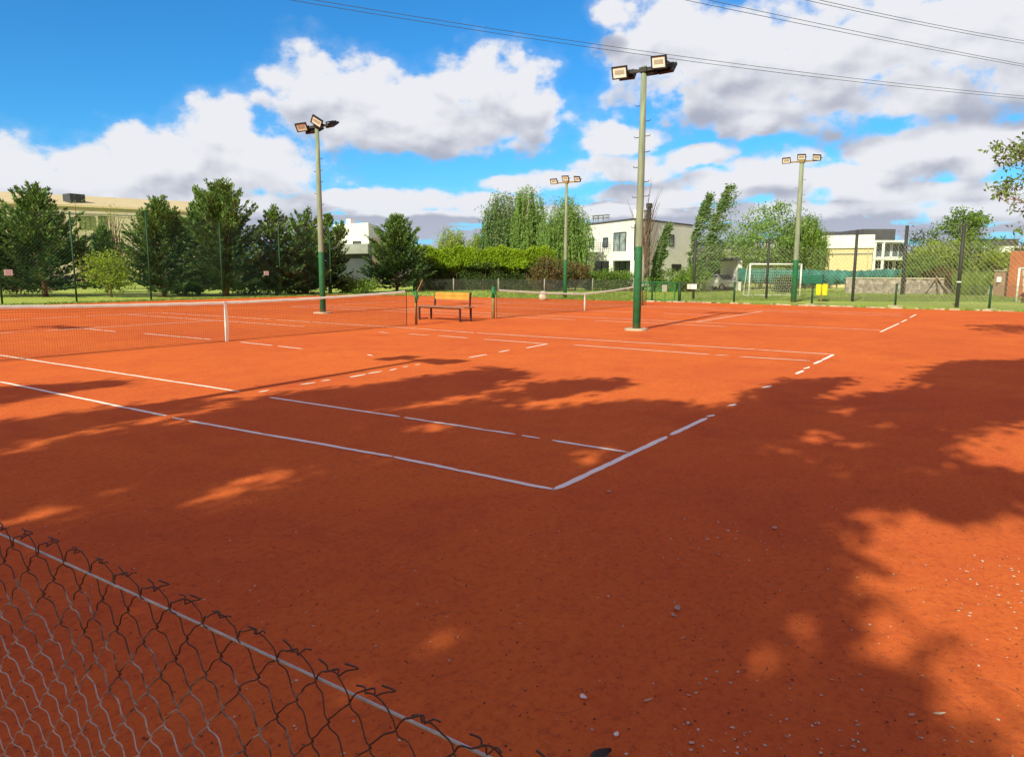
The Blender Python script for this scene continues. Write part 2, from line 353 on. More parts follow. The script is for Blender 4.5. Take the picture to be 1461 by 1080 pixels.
# ------------------------------------------------------------------ mesh helpers
class MB:
    def __init__(s): s.v = []; s.f = []; s.n = 0; s.mi = []; s.cur = 0
    def add(s, vs, fs):
        s.v.extend([tuple(map(float, p)) for p in vs]); s.f.extend([tuple(i+s.n for i in f) for f in fs]); s.mi.extend([s.cur]*len(fs)); s.n += len(vs); return s
    def box(s, c, d, mtx=None):
        x, y, z = d[0]/2, d[1]/2, d[2]/2
        vs = [Vector((a*x, b_*y, e*z)) for a in (-1, 1) for b_ in (-1, 1) for e in (-1, 1)]
        if mtx is not None: vs = [mtx @ p for p in vs]
        vs = [p+Vector(c) for p in vs]
        return s.add(vs, [(0, 1, 3, 2), (4, 6, 7, 5), (0, 4, 5, 1), (2, 3, 7, 6), (0, 2, 6, 4), (1, 5, 7, 3)])
    def bar(s, a, b_, wd, th, up=(0, 0, 1)):
        a = Vector(a); b_ = Vector(b_); d = (b_-a); L = d.length; d.normalize(); up = Vector(up)
        if abs(d.dot(up)) > .98: up = Vector((1, 0, 0))
        sd = d.cross(up).normalized(); uu = sd.cross(d)
        mt = Matrix((sd, d, uu)).transposed()
        return s.box((a+b_)/2, (wd, L, th), mt)
    def tube(s, path, rad, n=8, cap=True):
        P = [Vector(p) for p in path]
        if not hasattr(rad, '__len__'): rad = [rad]*len(P)
        vs = []; fs = []; prev = None
        for i, p in enumerate(P):
            d = (P[min(i+1, len(P)-1)]-P[max(i-1, 0)])
            if d.length < 1e-9: d = Vector((0, 0, 1))
            d.normalize()
            if prev is None:
                a = d.orthogonal().normalized()
            else:
                a = prev - d*prev.dot(d)
                a = a.normalized() if a.length > 1e-6 else d.orthogonal().normalized()
            prev = a; b_ = d.cross(a)
            for k in range(n):
                g = 2*math.pi*k/n; vs.append(p+(a*math.cos(g)+b_*math.sin(g))*rad[i])
        for i in range(len(P)-1):
            for k in range(n):
                k2 = (k+1) % n; fs.append((i*n+k, i*n+k2, (i+1)*n+k2, (i+1)*n+k))
        if cap: fs.append(tuple(range(n-1, -1, -1))); fs.append(tuple((len(P)-1)*n+k for k in range(n)))
        return s.add(vs, fs)
    def prism(s, poly, z0, z1):
        n = len(poly); vs = [(x, y, z0) for x, y in poly]+[(x, y, z1) for x, y in poly]
        fs = [(i, (i+1) % n, n+(i+1) % n, n+i) for i in range(n)]+[tuple(range(n-1, -1, -1)), tuple(range(n, 2*n))]
        return s.add(vs, fs)
    def build(s, name, mats, parent=None, loc=None, smooth=False, **tags):
        me = bpy.data.meshes.new(name); me.from_pydata(s.v, [], s.f)
        for mm in (mats if isinstance(mats, (list, tuple)) else [mats]): me.materials.append(MATS[mm])
        if max(s.mi, default=0) > 0: me.polygons.foreach_set('material_index', s.mi)
        if smooth: me.polygons.foreach_set('use_smooth', [True]*len(s.f))
        me.update()
        return link(name, me, parent, loc, **tags)
def rebase(root):
    for c_ in list(root.children): c_.location = -root.location
    return root
def link(name, me, parent=None, loc=None, **tags):
    o = bpy.data.objects.new(name, me); COL.objects.link(o)
    if loc is not None: o.location = loc
    if parent is not None:
        o.parent = parent
    for k, v in tags.items(): o[k] = v
    return o
def empty(name, loc, label, category, group=None, rz=0):
    o = bpy.data.objects.new(name, None); COL.objects.link(o); o.location = loc; o.rotation_euler = (0, 0, rz)
    o['label'] = label; o['category'] = category
    if group: o['group'] = group
    return o
def fast_mesh(name, V, nf, k, mats, mi=None):
    """V (nf*k,3) independent k-gons"""
    me = bpy.data.meshes.new(name); me.vertices.add(len(V)); me.vertices.foreach_set('co', np.asarray(V, np.float32).ravel())
    me.loops.add(nf*k); me.loops.foreach_set('vertex_index', np.arange(nf*k, dtype=np.int32))
    me.polygons.add(nf); me.polygons.foreach_set('loop_start', np.arange(0, nf*k, k, dtype=np.int32))
    for mm in (mats if isinstance(mats, (list, tuple)) else [mats]): me.materials.append(MATS[mm])
    if mi is not None: me.polygons.foreach_set('material_index', np.asarray(mi, np.int32))
    me.update(calc_edges=True); me.validate(); return me
def nrm(a): return a/np.maximum(np.linalg.norm(a, axis=-1, keepdims=True), 1e-9)
def leaves(cen, dirs, ln, wd, rs=NR, jit=.5):
    """rhombic leaves: centres, long-axis directions, length, width arrays -> (4n,3)"""
    n = len(cen); d = nrm(dirs + rs.normal(0, jit, (n, 3)))
    s_ = nrm(np.cross(d, nrm(rs.normal(0, 1, (n, 3)))))
    ln = np.broadcast_to(ln, n)[:, None]*rs.uniform(.7, 1.3, (n, 1)); wd = np.broadcast_to(wd, n)[:, None]*rs.uniform(.7, 1.3, (n, 1))
    return np.stack([cen-d*ln*.5, cen+s_*wd*.5, cen+d*ln*.5, cen-s_*wd*.5], 1).reshape(-1, 3)
def crown_obj(cen, dirs, ln, wd, m_, parent, name='crown', jit=.5, mi=None, kind=None):
    V = leaves(np.asarray(cen), np.asarray(dirs), ln, wd, jit=jit)
    o = link(name, fast_mesh(name, V, len(V)//4, 4, m_, mi), parent)
    return o
def tree_root(kind, x, y, label, group, cat='tree'): return empty(kind, (x, y, 0), label, cat, group)

# conifer with upswept flat sprays
def conifer(x, y, H, Rad, label, seed, m_='conifer', lean=0, bottom=.06, group='conifers along the court end fence', forks=1, nbr=None, shape=.8, dens=1.0):
    rs = np.random.RandomState(seed); root = tree_root('conifer', x, y, label, group)
    tr = MB(); cen = []; dirs = []; 
    tops = []
    for k in range(forks):
        a = rs.uniform(0, 6.28); sp = 0 if k == 0 else rs.uniform(.12, .22)*H
        topx, topy, tz = lean+sp*math.cos(a), sp*math.sin(a), H*(1 if k == 0 else rs.uniform(.72, .93))
        path = [(0, 0, -.1), (topx*.1, topy*.1, tz*.25), (topx*.55, topy*.55, tz*.6), (topx, topy, tz*.97)]
        tr.tube(path, [H*.026, H*.02, H*.012, .012], 7)
        tops.append((topx, topy, tz, path))
    nb = nbr or int(H*24)
    for i in range(nb):
        tx, ty, tz, path = tops[0] if rs.rand() < .62 or forks == 1 else tops[rs.randint(1, forks)]
        t_ = rs.uniform(bottom, .985)
        z0 = tz*t_; s_ = t_
        px = tx*(s_**1.3); py = ty*(s_**1.3)
        az_ = rs.uniform(0, 6.283); prof = (1-t_)**shape
        if t_ < .22: prof *= .75+t_*1.1
        L = Rad*prof*rs.uniform(.7, 1.22)+.18
        el0 = np.interp(t_, [0, .3, .7, 1], [.02, .35, .75, 1.2])+rs.normal(0, .12)
        h = np.array([math.cos(az_), math.sin(az_), 0.]); side = np.array([-h[1], h[0], 0])
        ns = max(4, int(L/.18)); ss = np.linspace(0.0, 1, ns)
        ez = math.sin(el0)*ss*L+.16*L*ss**2; eh = math.cos(el0)*ss*L
        pth = np.array([px, py, z0])+np.outer(eh, h)+np.outer(ez, [0, 0, 1])
        if L > .7 and rs.rand() < .6: tr.tube([pth[0], pth[ns//2], pth[-2]], [.035*L/2+.008, .02, .006], 4, False)
        nl = int((L*46+10)*dens)
        u = rs.uniform(.18, 1.02, nl); idx = u*(ns-1)
        p = np.stack([np.interp(idx, range(ns), pth[:, k]) for k in range(3)], 1)
        wd_ = (.34*L*(1.02-u)+.10)*rs.uniform(-1, 1, nl)
        p = p+side*wd_[:, None]+rs.normal(0, .05, (nl, 3))
        dd = h*math.cos(el0)+np.array([0, 0, math.sin(el0)+.25]); dd = dd/np.linalg.norm(dd)
        cen.append(p); dirs.append(np.tile(dd, (nl, 1))+side*(np.sign(wd_)*.55)[:, None])
    for tx, ty, tz, path in tops:
        n = 60; u = rs.uniform(0, 1, n); cen.append(np.stack([tx+rs.normal(0, .10, n)*(1.15-u), ty+rs.normal(0, .10, n)*(1.15-u), tz*.95+u*.65], 1)); dirs.append(np.tile([0, 0, 1.], (n, 1))+rs.normal(0, .25, (n, 3)))
    tr.build('trunk', 'bark_red', root, smooth=True)
    cen = np.concatenate(cen); dirs = np.concatenate(dirs)
    hi = (cen[:, 2]/H+rs.normal(0, .16, len(cen))+.12*np.sin(cen[:, 0]*2.1+cen[:, 1]*1.7)-.0*cen[:, 2] > .58).astype(int)  # upper leaves get the lighter tone, sunlit tops painted by height
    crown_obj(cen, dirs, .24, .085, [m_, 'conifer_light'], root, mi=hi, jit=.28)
    return root

def limbs(rs, base, H, Rad, n, top=1.0, bend=.15, lo=.3):
    out = []
    for i in range(n):
        a = rs.uniform(0, 6.283); rr = Rad*math.sqrt(rs.uniform(.02, .8)); zt = H*rs.uniform(lo, top)
        p0 = np.array([0, 0, H*rs.uniform(.08, .3)]); p3 = np.array([rr*math.cos(a), rr*math.sin(a), zt])
        p1 = p0*.6+p3*.4+np.array([rs.normal(0, bend), rs.normal(0, bend), .08*H])
        p2 = p0*.25+p3*.75+np.array([rs.normal(0, bend), rs.normal(0, bend), .06*H])
        out.append([p0, p1, p2, p3])
    return out

def willow(x, y, H, Rad, label, seed, m_='willow', group='willows and poplars beyond the lawn', nstr=420, drop=(.25, .6), wind=0.0, ll=.30, lw=.085, z0=.12):
    rs = np.random.RandomState(seed); root = tree_root('willow_tree', x, y, label, group)
    tr = MB(); tr.tube([(0, 0, -.1), (.1, 0, H*.3), (0, .1, H*.6), (.1, .1, H*.85)], [H*.032, H*.024, H*.014, .03], 7)
    cen = []; dirs = []
    lm = limbs(rs, 0, H*.96, Rad*.8, 16, 1.0, .2, .45)
    for L in lm: tr.tube(L, [H*.014, H*.009, H*.006, .012], 5, False)
    for i in range(nstr):
        a = rs.uniform(0, 6.283); q = rs.uniform(0, 1)**.45; el_ = math.acos(rs.uniform(-.1, 1))
        z_ = H*(.42+.56*math.cos(el_)*q); rr = Rad*math.sin(el_)*q*(1+.18*math.sin(3*a+seed)+.12*math.sin(7*a))
        if rs.rand() < .12: z_ += .04*H; 
        st = np.array([rr*math.cos(a), rr*math.sin(a), z_])
        Ls = min(H*rs.uniform(*drop)*.7, max(.5, z_-H*z0*rs.uniform(.4, 1.3)))
        n = int(Ls/.085)+3; u = np.linspace(0, 1, n)
        out = np.array([math.cos(a), math.sin(a), 0])
        p = st+np.outer(np.sqrt(u)*.25*(1+.3*rs.rand()), out)+np.outer(-u*Ls+.3*u*(1-u), [0, 0, 1])+np.outer(u*u*Ls*wind, [HF[1], -HF[0], 0])
        p += rs.normal(0, .05, p.shape)
        cen.append(p); dirs.append(np.tile([wind*HF[1], -wind*HF[0], -1.], (n, 1)))
        n = 12; cen.append(st+out*.1+rs.normal(0, 1, (n, 3))*np.array([.34, .34, .20])); dirs.append(rs.normal(0, 1, (n, 3))+np.array([0, 0, -.8]))
    tr.build('trunk', 'bark_grey', root, smooth=True)
    cen = np.concatenate(cen); crown_obj(cen, np.concatenate(dirs), ll, lw, m_, root, jit=.33)
    return root

def bushy(x, y, H, Rad, label, seed, m_, group, name='shrub', cat='shrub', ncl=120, per=42, ll=.16, lw=.1, lo=.0, trunk=True, cz=.55, spread=.34, bark='bark', squash=1.0, flat=False, tag=True):
    """irregular rounded crown made of leaf clumps at the end of limbs"""
    rs = np.random.RandomState(seed); root = tree_root(name, x, y, label, group, cat)
    cen = []; dirs = []; tips = []
    off = rs.normal(0, .16, (5, 3))
    for i in range(ncl):
        d = nrm(rs.normal(0, 1, 3)); q = rs.uniform(.25, 1)**.5
        k = off[i % 5]
        p = np.array([Rad*d[0]*q*(1+k[0])+k[1]*Rad, Rad*d[1]*q*squash+k[2]*Rad*squash, H*(cz+(1-cz)*.96*d[2]*q if d[2] > 0 else cz+(cz-lo)*.98*d[2]*q)*(1+k[0]*.3)])
        if p[2] > H*1.06: p[2] = H*1.0
        p[2] = max(p[2], .08)
        tips.append(p); sg = spread*rs.uniform(.55, 1.15); n = int(per*rs.uniform(.6, 1.4))
        q_ = p+rs.normal(0, 1, (n, 3))*np.array([sg, sg, sg*.62])
        q_[:, 2] = np.maximum(q_[:, 2], .03)
        cen.append(q_); dirs.append(nrm(q_-p)+np.array([0, 0, .25]))
    tr = MB(); tr.tube([(0, 0, -.1), (.03, .02, H*.22), (0, .04, H*cz)], [H*.022+.02, H*.016+.015, .03], 7)
    for p in tips[::max(1, len(tips)//26)]:
        b0 = np.array([0, 0, H*rs.uniform(.1, .4)]); mid = (b0+p)/2+rs.normal(0, .06*H, 3)*.6
        tr.tube([b0, mid, p], [H*.009+.012, H*.006+.008, .008], 4, False)
    tr.build('trunk' if cat == 'tree' else 'stem', bark, root, smooth=True)
    crown_obj(np.concatenate(cen), np.concatenate(dirs), ll, lw, m_, root, name='crown' if cat == 'tree' else 'foliage', jit=.8)
    return root

# ================================================================== SETTING
def sheet(name, poly, z, m_, kind='structure', **kw):
    me = bpy.data.meshes.new(name); me.from_pydata([(x, y, z) for x, y in poly], [], [tuple(range(len(poly)))]); me.materials.append(MATS[m_]); me.update()
    return link(name, me, None, None, kind=kind, **kw)
sheet('ground', [(-1500, -1500), (2500, -1500), (2500, 2500), (-1500, 2500)], -0.012, 'grass_ground')
EDGE = [(33.2, -14), (33.3, -3.1), G(1300, 441), G(1200, 438), G(1100, 435), G(1000, 432), (32.9, 14.2), (32.6, 20), (31.8, 27), (30.6, 33.8)]
nfe = NR
edge = []
for i in range(len(EDGE)-1):
    a, b_ = np.array(EDGE[i]), np.array(EDGE[i+1]); n = max(2, int(np.linalg.norm(b_-a)/.35))
    for k in range(n): p = a+(b_-a)*k/n; edge.append((p[0]+nfe.uniform(-.10, .10), p[1]))
north = [(x, 33.9+nfe.uniform(-.12, .12)) for x in np.arange(30.5, -7, -.4)]
sheet('clay_ground', [(-7, -14)]+edge+north+[(-7, 33.8)], 0.0, 'clay')
# court lines: strips of tape nailed to the clay
LINES = []
def line(name_pts, width=.053):
    """each entry: ground end points of one surviving stretch of tape"""
    mb = MB()
    for (a, b_) in name_pts:
        a = Vector((*a, 0)); b_ = Vector((*b_, 0)); L = (b_-a).length; d = (b_-a).normalized(); s_ = Vector((-d.y, d.x, 0))
        n = max(2, int(L/.09)); vs = []; w0 = width
        drift = 0
        for i in range(n+1):
            p = a+d*(L*i/n); drift = drift*.85+rnd.uniform(-.003, .003)
            l_ = w0*.5+rnd.uniform(-.004, .004); r_ = w0*.5+rnd.uniform(-.004, .004)
            if i in (0, n): l_ *= rnd.uniform(.1, .9); r_ *= rnd.uniform(.1, .6)
            elif rnd.random() < .06: l_ *= rnd.uniform(.3, .8)
            p = p+s_*drift
            vs += [p+s_*l_+Vector((0, 0, .004)), p-s_*r_+Vector((0, 0, .004))]
        mb.add(vs, [(2*i, 2*i+1, 2*i+3, 2*i+2) for i in range(n)])
    return mb.build('court_line', 'tape', kind='structure')
def px(*seg): return [(G(*s[0]), G(*s[1])) for s in seg]
line(px(((0, 545), (237, 593.5)), ((246, 596), (262, 599)), ((268, 600.5), (560, 652)), ((561, 652.2), (790, 699)))+[((G(0, 545)), (-.1, 14)), ((-.05, 15), (0, 23.7))])
line(px(((0, 507), (343, 559)), ((384, 567), (571, 595)), ((577, 596), (735, 620)), ((744, 621.5), (770, 626)), ((787, 628.5), (898, 646)))+[(G(0, 507), (1.37, 16)), ((1.37, 16.4), (1.37, 23.7))])
line(px(((789, 699.5), (953, 623.3)), ((957, 621), (1008, 596.5)), ((1010, 595), (1019, 592)), ((1038, 579.5), (1051, 577)), ((1089, 553.6), (1101, 550.5)), ((1135, 534), (1146, 529)), ((1148, 526.5), (1155, 523.5)), ((1161, 519.5), (1172, 514.5)), ((1173, 514), (1190, 506))), .062)
line(px(((370, 559.5), (384, 557)), ((428, 549), (450, 546)), ((458, 544), (472, 542)), ((500, 538.5), (522, 534)), ((524, 533.5), (545, 530)), ((556, 529), (566, 526.3)), ((575, 524), (583, 523)), ((592, 521), (600, 520)), ((668, 510.5), (695, 506)), ((712, 502.6), (727, 499.7)), ((750, 497), (781, 491))))
line(px(((343, 488.3), (388, 493)), ((396, 494), (432, 498)), ((524, 506), (532, 508)))+[(G(120, 469), G(165, 473.3)), (G(205, 476), G(301, 484.6))])
line(px(((540, 474), (556, 475.3)), ((583, 476.5), (612, 478.5)), ((624, 479), (668, 482.5)), ((690, 484), (781, 491)), ((818, 492.3), (1012, 506)), ((1020, 506.6), (1040, 507.5)), ((1055, 509), (1156, 515)))+[((9.6, 14), (9.6, 23.7))])
line(px(((595, 469), (676, 475)), ((680, 475.3), (1080, 499)), ((1081, 499.1), (1190, 506)))+[(G(595, 469), (10.97, 17)), ((10.97, 17.3), (10.97, 23.7))])
line([((1.4, 18.285), (4.3, 18.285)), ((4.5, 18.285), (9.6, 18.285))]); line([((0, 23.77), (6.2, 23.77)), ((6.5, 23.77), (10.97, 23.77))])
X2 = 17.10
line(px(((1256, 474), (1283, 461.5)), ((1286, 460), (1294, 456)), ((1298, 453.5), (1307, 448.7))), .056)
line([((X2+1.37, .0), (X2+1.37, 12)), ((X2+1.37, 12.4), (X2+1.37, 23.7))]); line([((X2, 4.0), (X2, 8.5)), ((X2, 9.2), (X2, 18)), ((X2, 19), (X2, 23.7))])
line([((X2+9.6, .2), (X2+9.6, 3.2)), ((X2+9.6, 3.6), (X2+9.6, 23.7))]); line([((X2+10.97, .4), (X2+10.97, 6.2)), ((X2+10.97, 7.2), (X2+10.97, 23.7))])
line([((X2+1.5, 5.485), (X2+9.5, 5.485))]); line([((X2+1.37, 18.285), (X2+9.6, 18.285))]); line([((X2+5.485, 5.6), (X2+5.485, 8.3)), ((X2+5.485, 9.6), (X2+5.485, 18.2))]); line([((X2, 23.77), (X2+10.97, 23.77))])

# gravel path and dirt track on the grass, tufts along the clay edge
pp = [at(820, 55), at(860, 56), at(905, 61), at(935, 68)]
pb = [at(935, 74), at(905, 66), at(860, 58.5), at(820, 57)]
sheet('gravel_path', [at(770, 56)]+pp+pb+[at(770, 58)], 0.004, 'path')
tk = [at(u, d) for u, d in ((1165, 46.2), (1230, 46.5), (1300, 46.2), (1380, 46), (1480, 45.5), (1600, 45))]
tkb = [at(u, d) for u, d in ((1600, 50), (1480, 50.4), (1380, 50.6), (1300, 50.8), (1230, 49.6), (1165, 48))]
sheet('dirt_track', [(x, y) for x, y in tk]+[(x, y) for x, y in tkb], 0.004, 'track')
def tufts(name, spots, per, hgt, m_, spread=.05):
    n = len(spots); P = np.repeat(np.asarray(spots, float), per, 0)+NR.normal(0, spread, (n*per, 2))
    a = NR.uniform(0, 6.283, len(P)); wd = NR.uniform(.012, .03, len(P)); h = hgt*NR.uniform(.4, 1.2, len(P)); ln = NR.normal(0, .35, (len(P), 2))*h[:, None]
    c, s_ = np.cos(a)*wd, np.sin(a)*wd; z = np.full(len(P), -.01)
    V = np.stack([np.stack([P[:, 0]-c, P[:, 1]-s_, z], 1), np.stack([P[:, 0]+c, P[:, 1]+s_, z], 1), np.stack([P[:, 0]+ln[:, 0], P[:, 1]+ln[:, 1], h], 1)], 1).reshape(-1, 3)
    return link(name, fast_mesh(name, V, len(P), 3, m_), None, None, kind='stuff', label='ragged green grass growing beyond the edge of the clay', category='grass')
sp = []
for i in range(len(EDGE)-1):
    a, b_ = np.array(EDGE[i]), np.array(EDGE[i+1]); L = np.linalg.norm(b_-a)
    for k in range(int(L*20)): sp.append(a+(b_-a)*NR.rand()+np.array([abs(NR.normal(0, .28))-.02, 0]))
for k in range(1500): sp.append((NR.uniform(-6, 31), 33.95+abs(NR.normal(0, .4))))
for k in range(7500):
    u = NR.uniform(560, 1500); d = 42+22*NR.rand()**1.6; p = at(u, d)
    if p[0] > 34: sp.append(p)
tufts('grass', sp, 7, .11, 'tall_grass', .07)

# ================================================================== NEAR FENCE
FX, FZ = -3.985, 1.147
root = empty('chain_link_fence', (FX, -1.8, 0), 'rusty low chain-link fence with curled wire ends crossing the lower corner', 'fence')
wp = .0375; hh = wp*.5; rowh = .0385
mb = MB(); ry = np.random.RandomState(3)
nrows = int(FZ/rowh)
Y0, Y1 = -4.2, 1.6
nw = int((Y1-Y0)/wp)
warp = lambda y, z: (.010*math.sin(y*5.1+z*3.2)+.005*math.sin(y*13+1+z*6), .006*math.sin(y*7.3+z*5)+.003*math.sin(y*23+z*11), .004*math.sin(y*9+z*4))
def catmull(P_, k=3):
    P_ = [np.array(p) for p in P_]; out = []
    for i in range(len(P_)-1):
        a, b_, c, d = P_[max(i-1, 0)], P_[i], P_[i+1], P_[min(i+2, len(P_)-1)]
        for j in range(k):
            t_ = j/k; out.append(.5*((2*b_)+(-a+c)*t_+(2*a-5*b_+4*c-d)*t_*t_+(-a+3*b_-3*c+d)*t_**3))
    out.append(P_[-1]); return out
knots = {}
for i in range(nw):
    yc = Y0+i*wp; par = i % 2; pts = []
    for r_ in range(nrows+1):
        z = FZ-r_*rowh; sgn = 1 if (r_+par) % 2 == 0 else -1
        yy = yc+sgn*(hh+.0012); k0 = knots.setdefault((round((yc+sgn*hh)/wp*2), r_), ry.normal(0, .0016, 2))
        for (dy, dz_, dx) in ((-sgn*.0055, .0065, .0022*sgn), (0, 0, 0), (-sgn*.0055, -.0065, -.0022*sgn)):
            wx = warp(yy, z+dz_); pts.append((wx[0]+dx, yy+dy+wx[1]+k0[0], z+dz_+wx[2]+k0[1]))
        wx = warp(yc, z-rowh*.5); pts.append((wx[0]+.0025*sgn, yc+.0035*sgn+wx[1], z-rowh*.5+.0045+wx[2]))
    pts = [p for p in pts if p[2] > .02]
    x0, y0_, z0_ = pts[1]; sgn = 1 if par == 0 else -1
    # above the top row the two wires of a pair arch over, twist round each other and end in short tails
    k = (i//2)*7.7; kc = math.sin(k)*.004; tw_ = .5+.5*math.sin(k*3.1)
    base_y = Y0+(i//2)*2*wp+hh+(0 if True else 0); ky = base_y+wp*.98+.002*math.sin(k*2); kz = FZ+.017+kc*.6
    wx = warp(ky, FZ); ky += wx[1]
    if par == 0:   # arch from the left side up to the knuckle
        top = [(x0, y0_+.003, z0_+.007), (x0+.001, y0_+wp*.42, FZ+.013+kc*.6), (x0+.002, ky-.006, kz+.001), (x0-.002, ky+.000, kz+.003), (x0+.001, ky+.006, kz-.001), (x0+.004, ky+.010, kz+.003), (x0+.002+.004*tw_, ky+.020+.006*tw_, kz+.007*tw_)]
    else:          # arch from the right side of the next pair back to the same knuckle
        x1, y1_ = x0, y0_
        top = [(x1, y1_-.003, z0_+.006), (x1-.001, y1_-wp*.30, FZ+.010), (x1-.004, y1_-wp*.62, FZ+.016+kc*.6), (x1+.003, y1_-wp*.9, FZ+.019+kc*.6), (x1-.002, y1_-wp*1.05, FZ+.015+kc*.6), (x1+.005, y1_-wp*1.2, FZ+.019), (x1+.010*tw_, y1_-wp*1.45-.006*tw_, FZ+.020+.005*tw_)]
        if tw_ > .6: top.append((x1+.003, y1_-wp*1.2, FZ+.026+.003*tw_))
    pts = top[::-1]+pts[2:]
    pts = [(p[0], p[1]+1.8, p[2]) for p in pts]
    mb.tube(catmull(pts, 3), .00118, 4)
mb.build('wire_mesh', 'link_wire', root, smooth=True)
tw = MB()
tw.tube([(.006+.0015*math.sin(y*3), y+1.8, FZ-.009+.0015*math.sin(y*2.3)) for y in np.arange(Y0, Y1+.01, .1)], .0019, 8)
tw.build('tension_wire', 'zinc', root, smooth=True)
tw = MB(); tw.tube([(.006, Y0+1.8, .5), (.006, Y1+1.8, .5)], .002, 6); tw.build('tension_wire', 'zinc', root)
for y in (Y0, Y1):
    p = MB(); p.tube([(-.03, y+1.8, -.2), (-.03, y+1.8, FZ+.05)], .035, 12); p.build('post', 'green_paint', root, smooth=True)

# ================================================================== NETS
def net(x0, x1, yc, h0, hc, h1, label, group, seed, strap=True):
    rs = np.random.RandomState(seed); xc = (x0+x1)/2
    root = empty('tennis_net', (xc, yc, 0), label, 'net', group)
    def top(x):
        s_ = (x-x0)/(x1-x0)
        if s_ < .5: q = s_*2; return h0*(1-q)+hc*q-.028*math.sin(math.pi*q)
        q = s_*2-1; return hc*(1-q)+h1*q-.028*math.sin(math.pi*q)
    sq = .0455; n = int((x1-x0)/sq); m_ = MB(); r_ = .0016
    nr = 21
    for i in range(n+1):
        x = x0+i*(x1-x0)/n; zt = top(x)-.05
        q = [(x-xc+.006*math.sin(i*.7+zz*9), .01*math.sin(zz*6+i*.08), zz) for zz in np.linspace(.03, zt, 4)]
        m_.tube(q, r_, 3, False)
    for k in range(nr+1):
        q = []
        for x in np.linspace(x0, x1, 60):
            zt = top(x)-.05; q.append((x-xc, .006*math.sin(x*3+k), .03+(zt-.03)*k/nr+.003*math.sin(x*5+k)))
        m_.tube(q, r_, 3, False)
        if k in (19, 20): m_.tube([(a, b_-.003, c+.012) for a, b_, c in q], r_, 3, False)
    m_.build('netting', 'net_cord', root)
    bnd = MB(); xs = np.linspace(x0+.1, x1-.05, 90); vs = []
    for i, x in enumerate(xs):
        z = top(x)+.002*math.sin(x*9); wv = .004*math.sin(x*4.3+1)
        vs += [(x-xc, -.014+wv, z-.058-.003*math.sin(x*11)), (x-xc, -.016+wv, z-.006), (x-xc, wv, z+.004), (x-xc, .016+wv, z-.006), (x-xc, .014+wv, z-.058)]
    fs = []
    for i in range(len(xs)-1):
        for j in range(4): fs.append((i*5+j, i*5+j+1, (i+1)*5+j+1, (i+1)*5+j))
    bnd.add(vs, fs); bnd.build('headband', 'white_band', root, smooth=True)
    ct = MB(); ct.tube([(x-xc, 0, top(x)-.003) for x in np.linspace(x0-.32, x1+.4, 60)], .004, 5)
    ct.build('steel_cable', 'dark_steel', root)
    bt = MB(); bt.tube([(x-xc, 0, .028+.006*math.sin(x*2)) for x in np.linspace(x0, x1, 40)], .004, 4); bt.build('bottom_cord', 'net_cord', root)
    for x in (x0, x1):
        sd = MB(); s_ = 1 if x == x1 else -1
        sd.tube([(x-xc+s_*.01*k*(3-k)/2, 0, (top(x)-.01)*(1-k/3)) for k in range(4)], .011, 5); sd.build('side_cord', 'net_cord', root)
    if strap:
        st = MB(); vs = []
        for i in range(9):
            q = i/8; wd = .030+.014*q if q < .85 else .036; z = top(xc)+.006-(top(xc)+.0)*q; ox = .012*math.sin(q*3)
            vs += [(-wd+ox, -.022-.012*math.sin(q*3.14), max(z, .006)), (wd+ox, -.024-.014*math.sin(q*3.14), max(z, .006)), (wd+ox, .020, max(z, .006)), (-wd+ox, .020, max(z, .006))]
        fs = []
        for i in range(8):
            for j in range(4): fs.append((i*4+j, i*4+(j+1) % 4, (i+1)*4+(j+1) % 4, (i+1)*4+j))
        st.add(vs, fs+[(0, 1, 2, 3)]); st.build('centre_strap', 'white_band', root)
    return root
NY = 11.885
p1x, _ = G(594, 463.5); 
net(-.55, 11.62, NY, 1.04, .905, 1.03, 'sagging tennis net with a white headband and white centre strap on the nearer court', 'tennis nets', 1)
n2a = G(711, 455)[0]+.05
net(n2a, X2+11.6, G(711, 455)[1]+.1, 1.00, .72, 1.02, 'loosely sagging tennis net on the farther court beside the orange bench', 'tennis nets', 2)

def net_post(x, y, h, r_, label, stick=False, seed=1):
    root = empty('net_post', (x, y, 0), label, 'net post', 'net posts')
    p = MB(); p.tube([(0, 0, -.1), (0, 0, h*.55), (.005, 0, h*.66)], [r_*1.06, r_, r_], 12); p.build('post_base', 'post_wood', root, smooth=True)
    p = MB(); p.tube([(.005, 0, h*.66), (.008, 0, h)], [r_*1.05, r_*1.03], 12); p.tube([(.008, 0, h), (.008, 0, h+.03)], [r_*.8, r_*.5], 10); p.build('painted_top', 'green_paint', root, smooth=True)
    p = MB(); p.tube([(-r_, -.03, h*.8), (-r_-.05, -.03, h*.8)], .02, 8); p.box((-r_*.2, -r_-.02, h*.82), (.06, .05, .12)); p.build('winch', 'green_paint', root)
    if stick:
        p = MB(); p.tube([(.03, -.02, h*.86), (.06, -.03, h*1.05), (.13, -.16, h+.36)], [.018, .016, .014], 7); p.build('stake', 'post_wood', root)
        p = MB(); p.tube([(-.02, .03, h*.9), (-.10, .12, h+.10)], [.016, .012], 6); p.build('bracket', 'green_paint', root)
    return root
x, y = G(594, 463.3); net_post(x, y, 1.0, .038, 'thin net post with green top and a slanting stake beside the bench', True)
x, y = G(703.6, 454.7); net_post(x, y, 1.07, .06, 'thick wooden net post with flaking green top between the bench and the farther net')
net_post(-.93, NY, 1.07, .05, 'net post at the hidden end of the nearer net')
x, y = G(917, 436); net_post(x, y, 1.12, .05, 'dark green net post behind the tall floodlight pole')

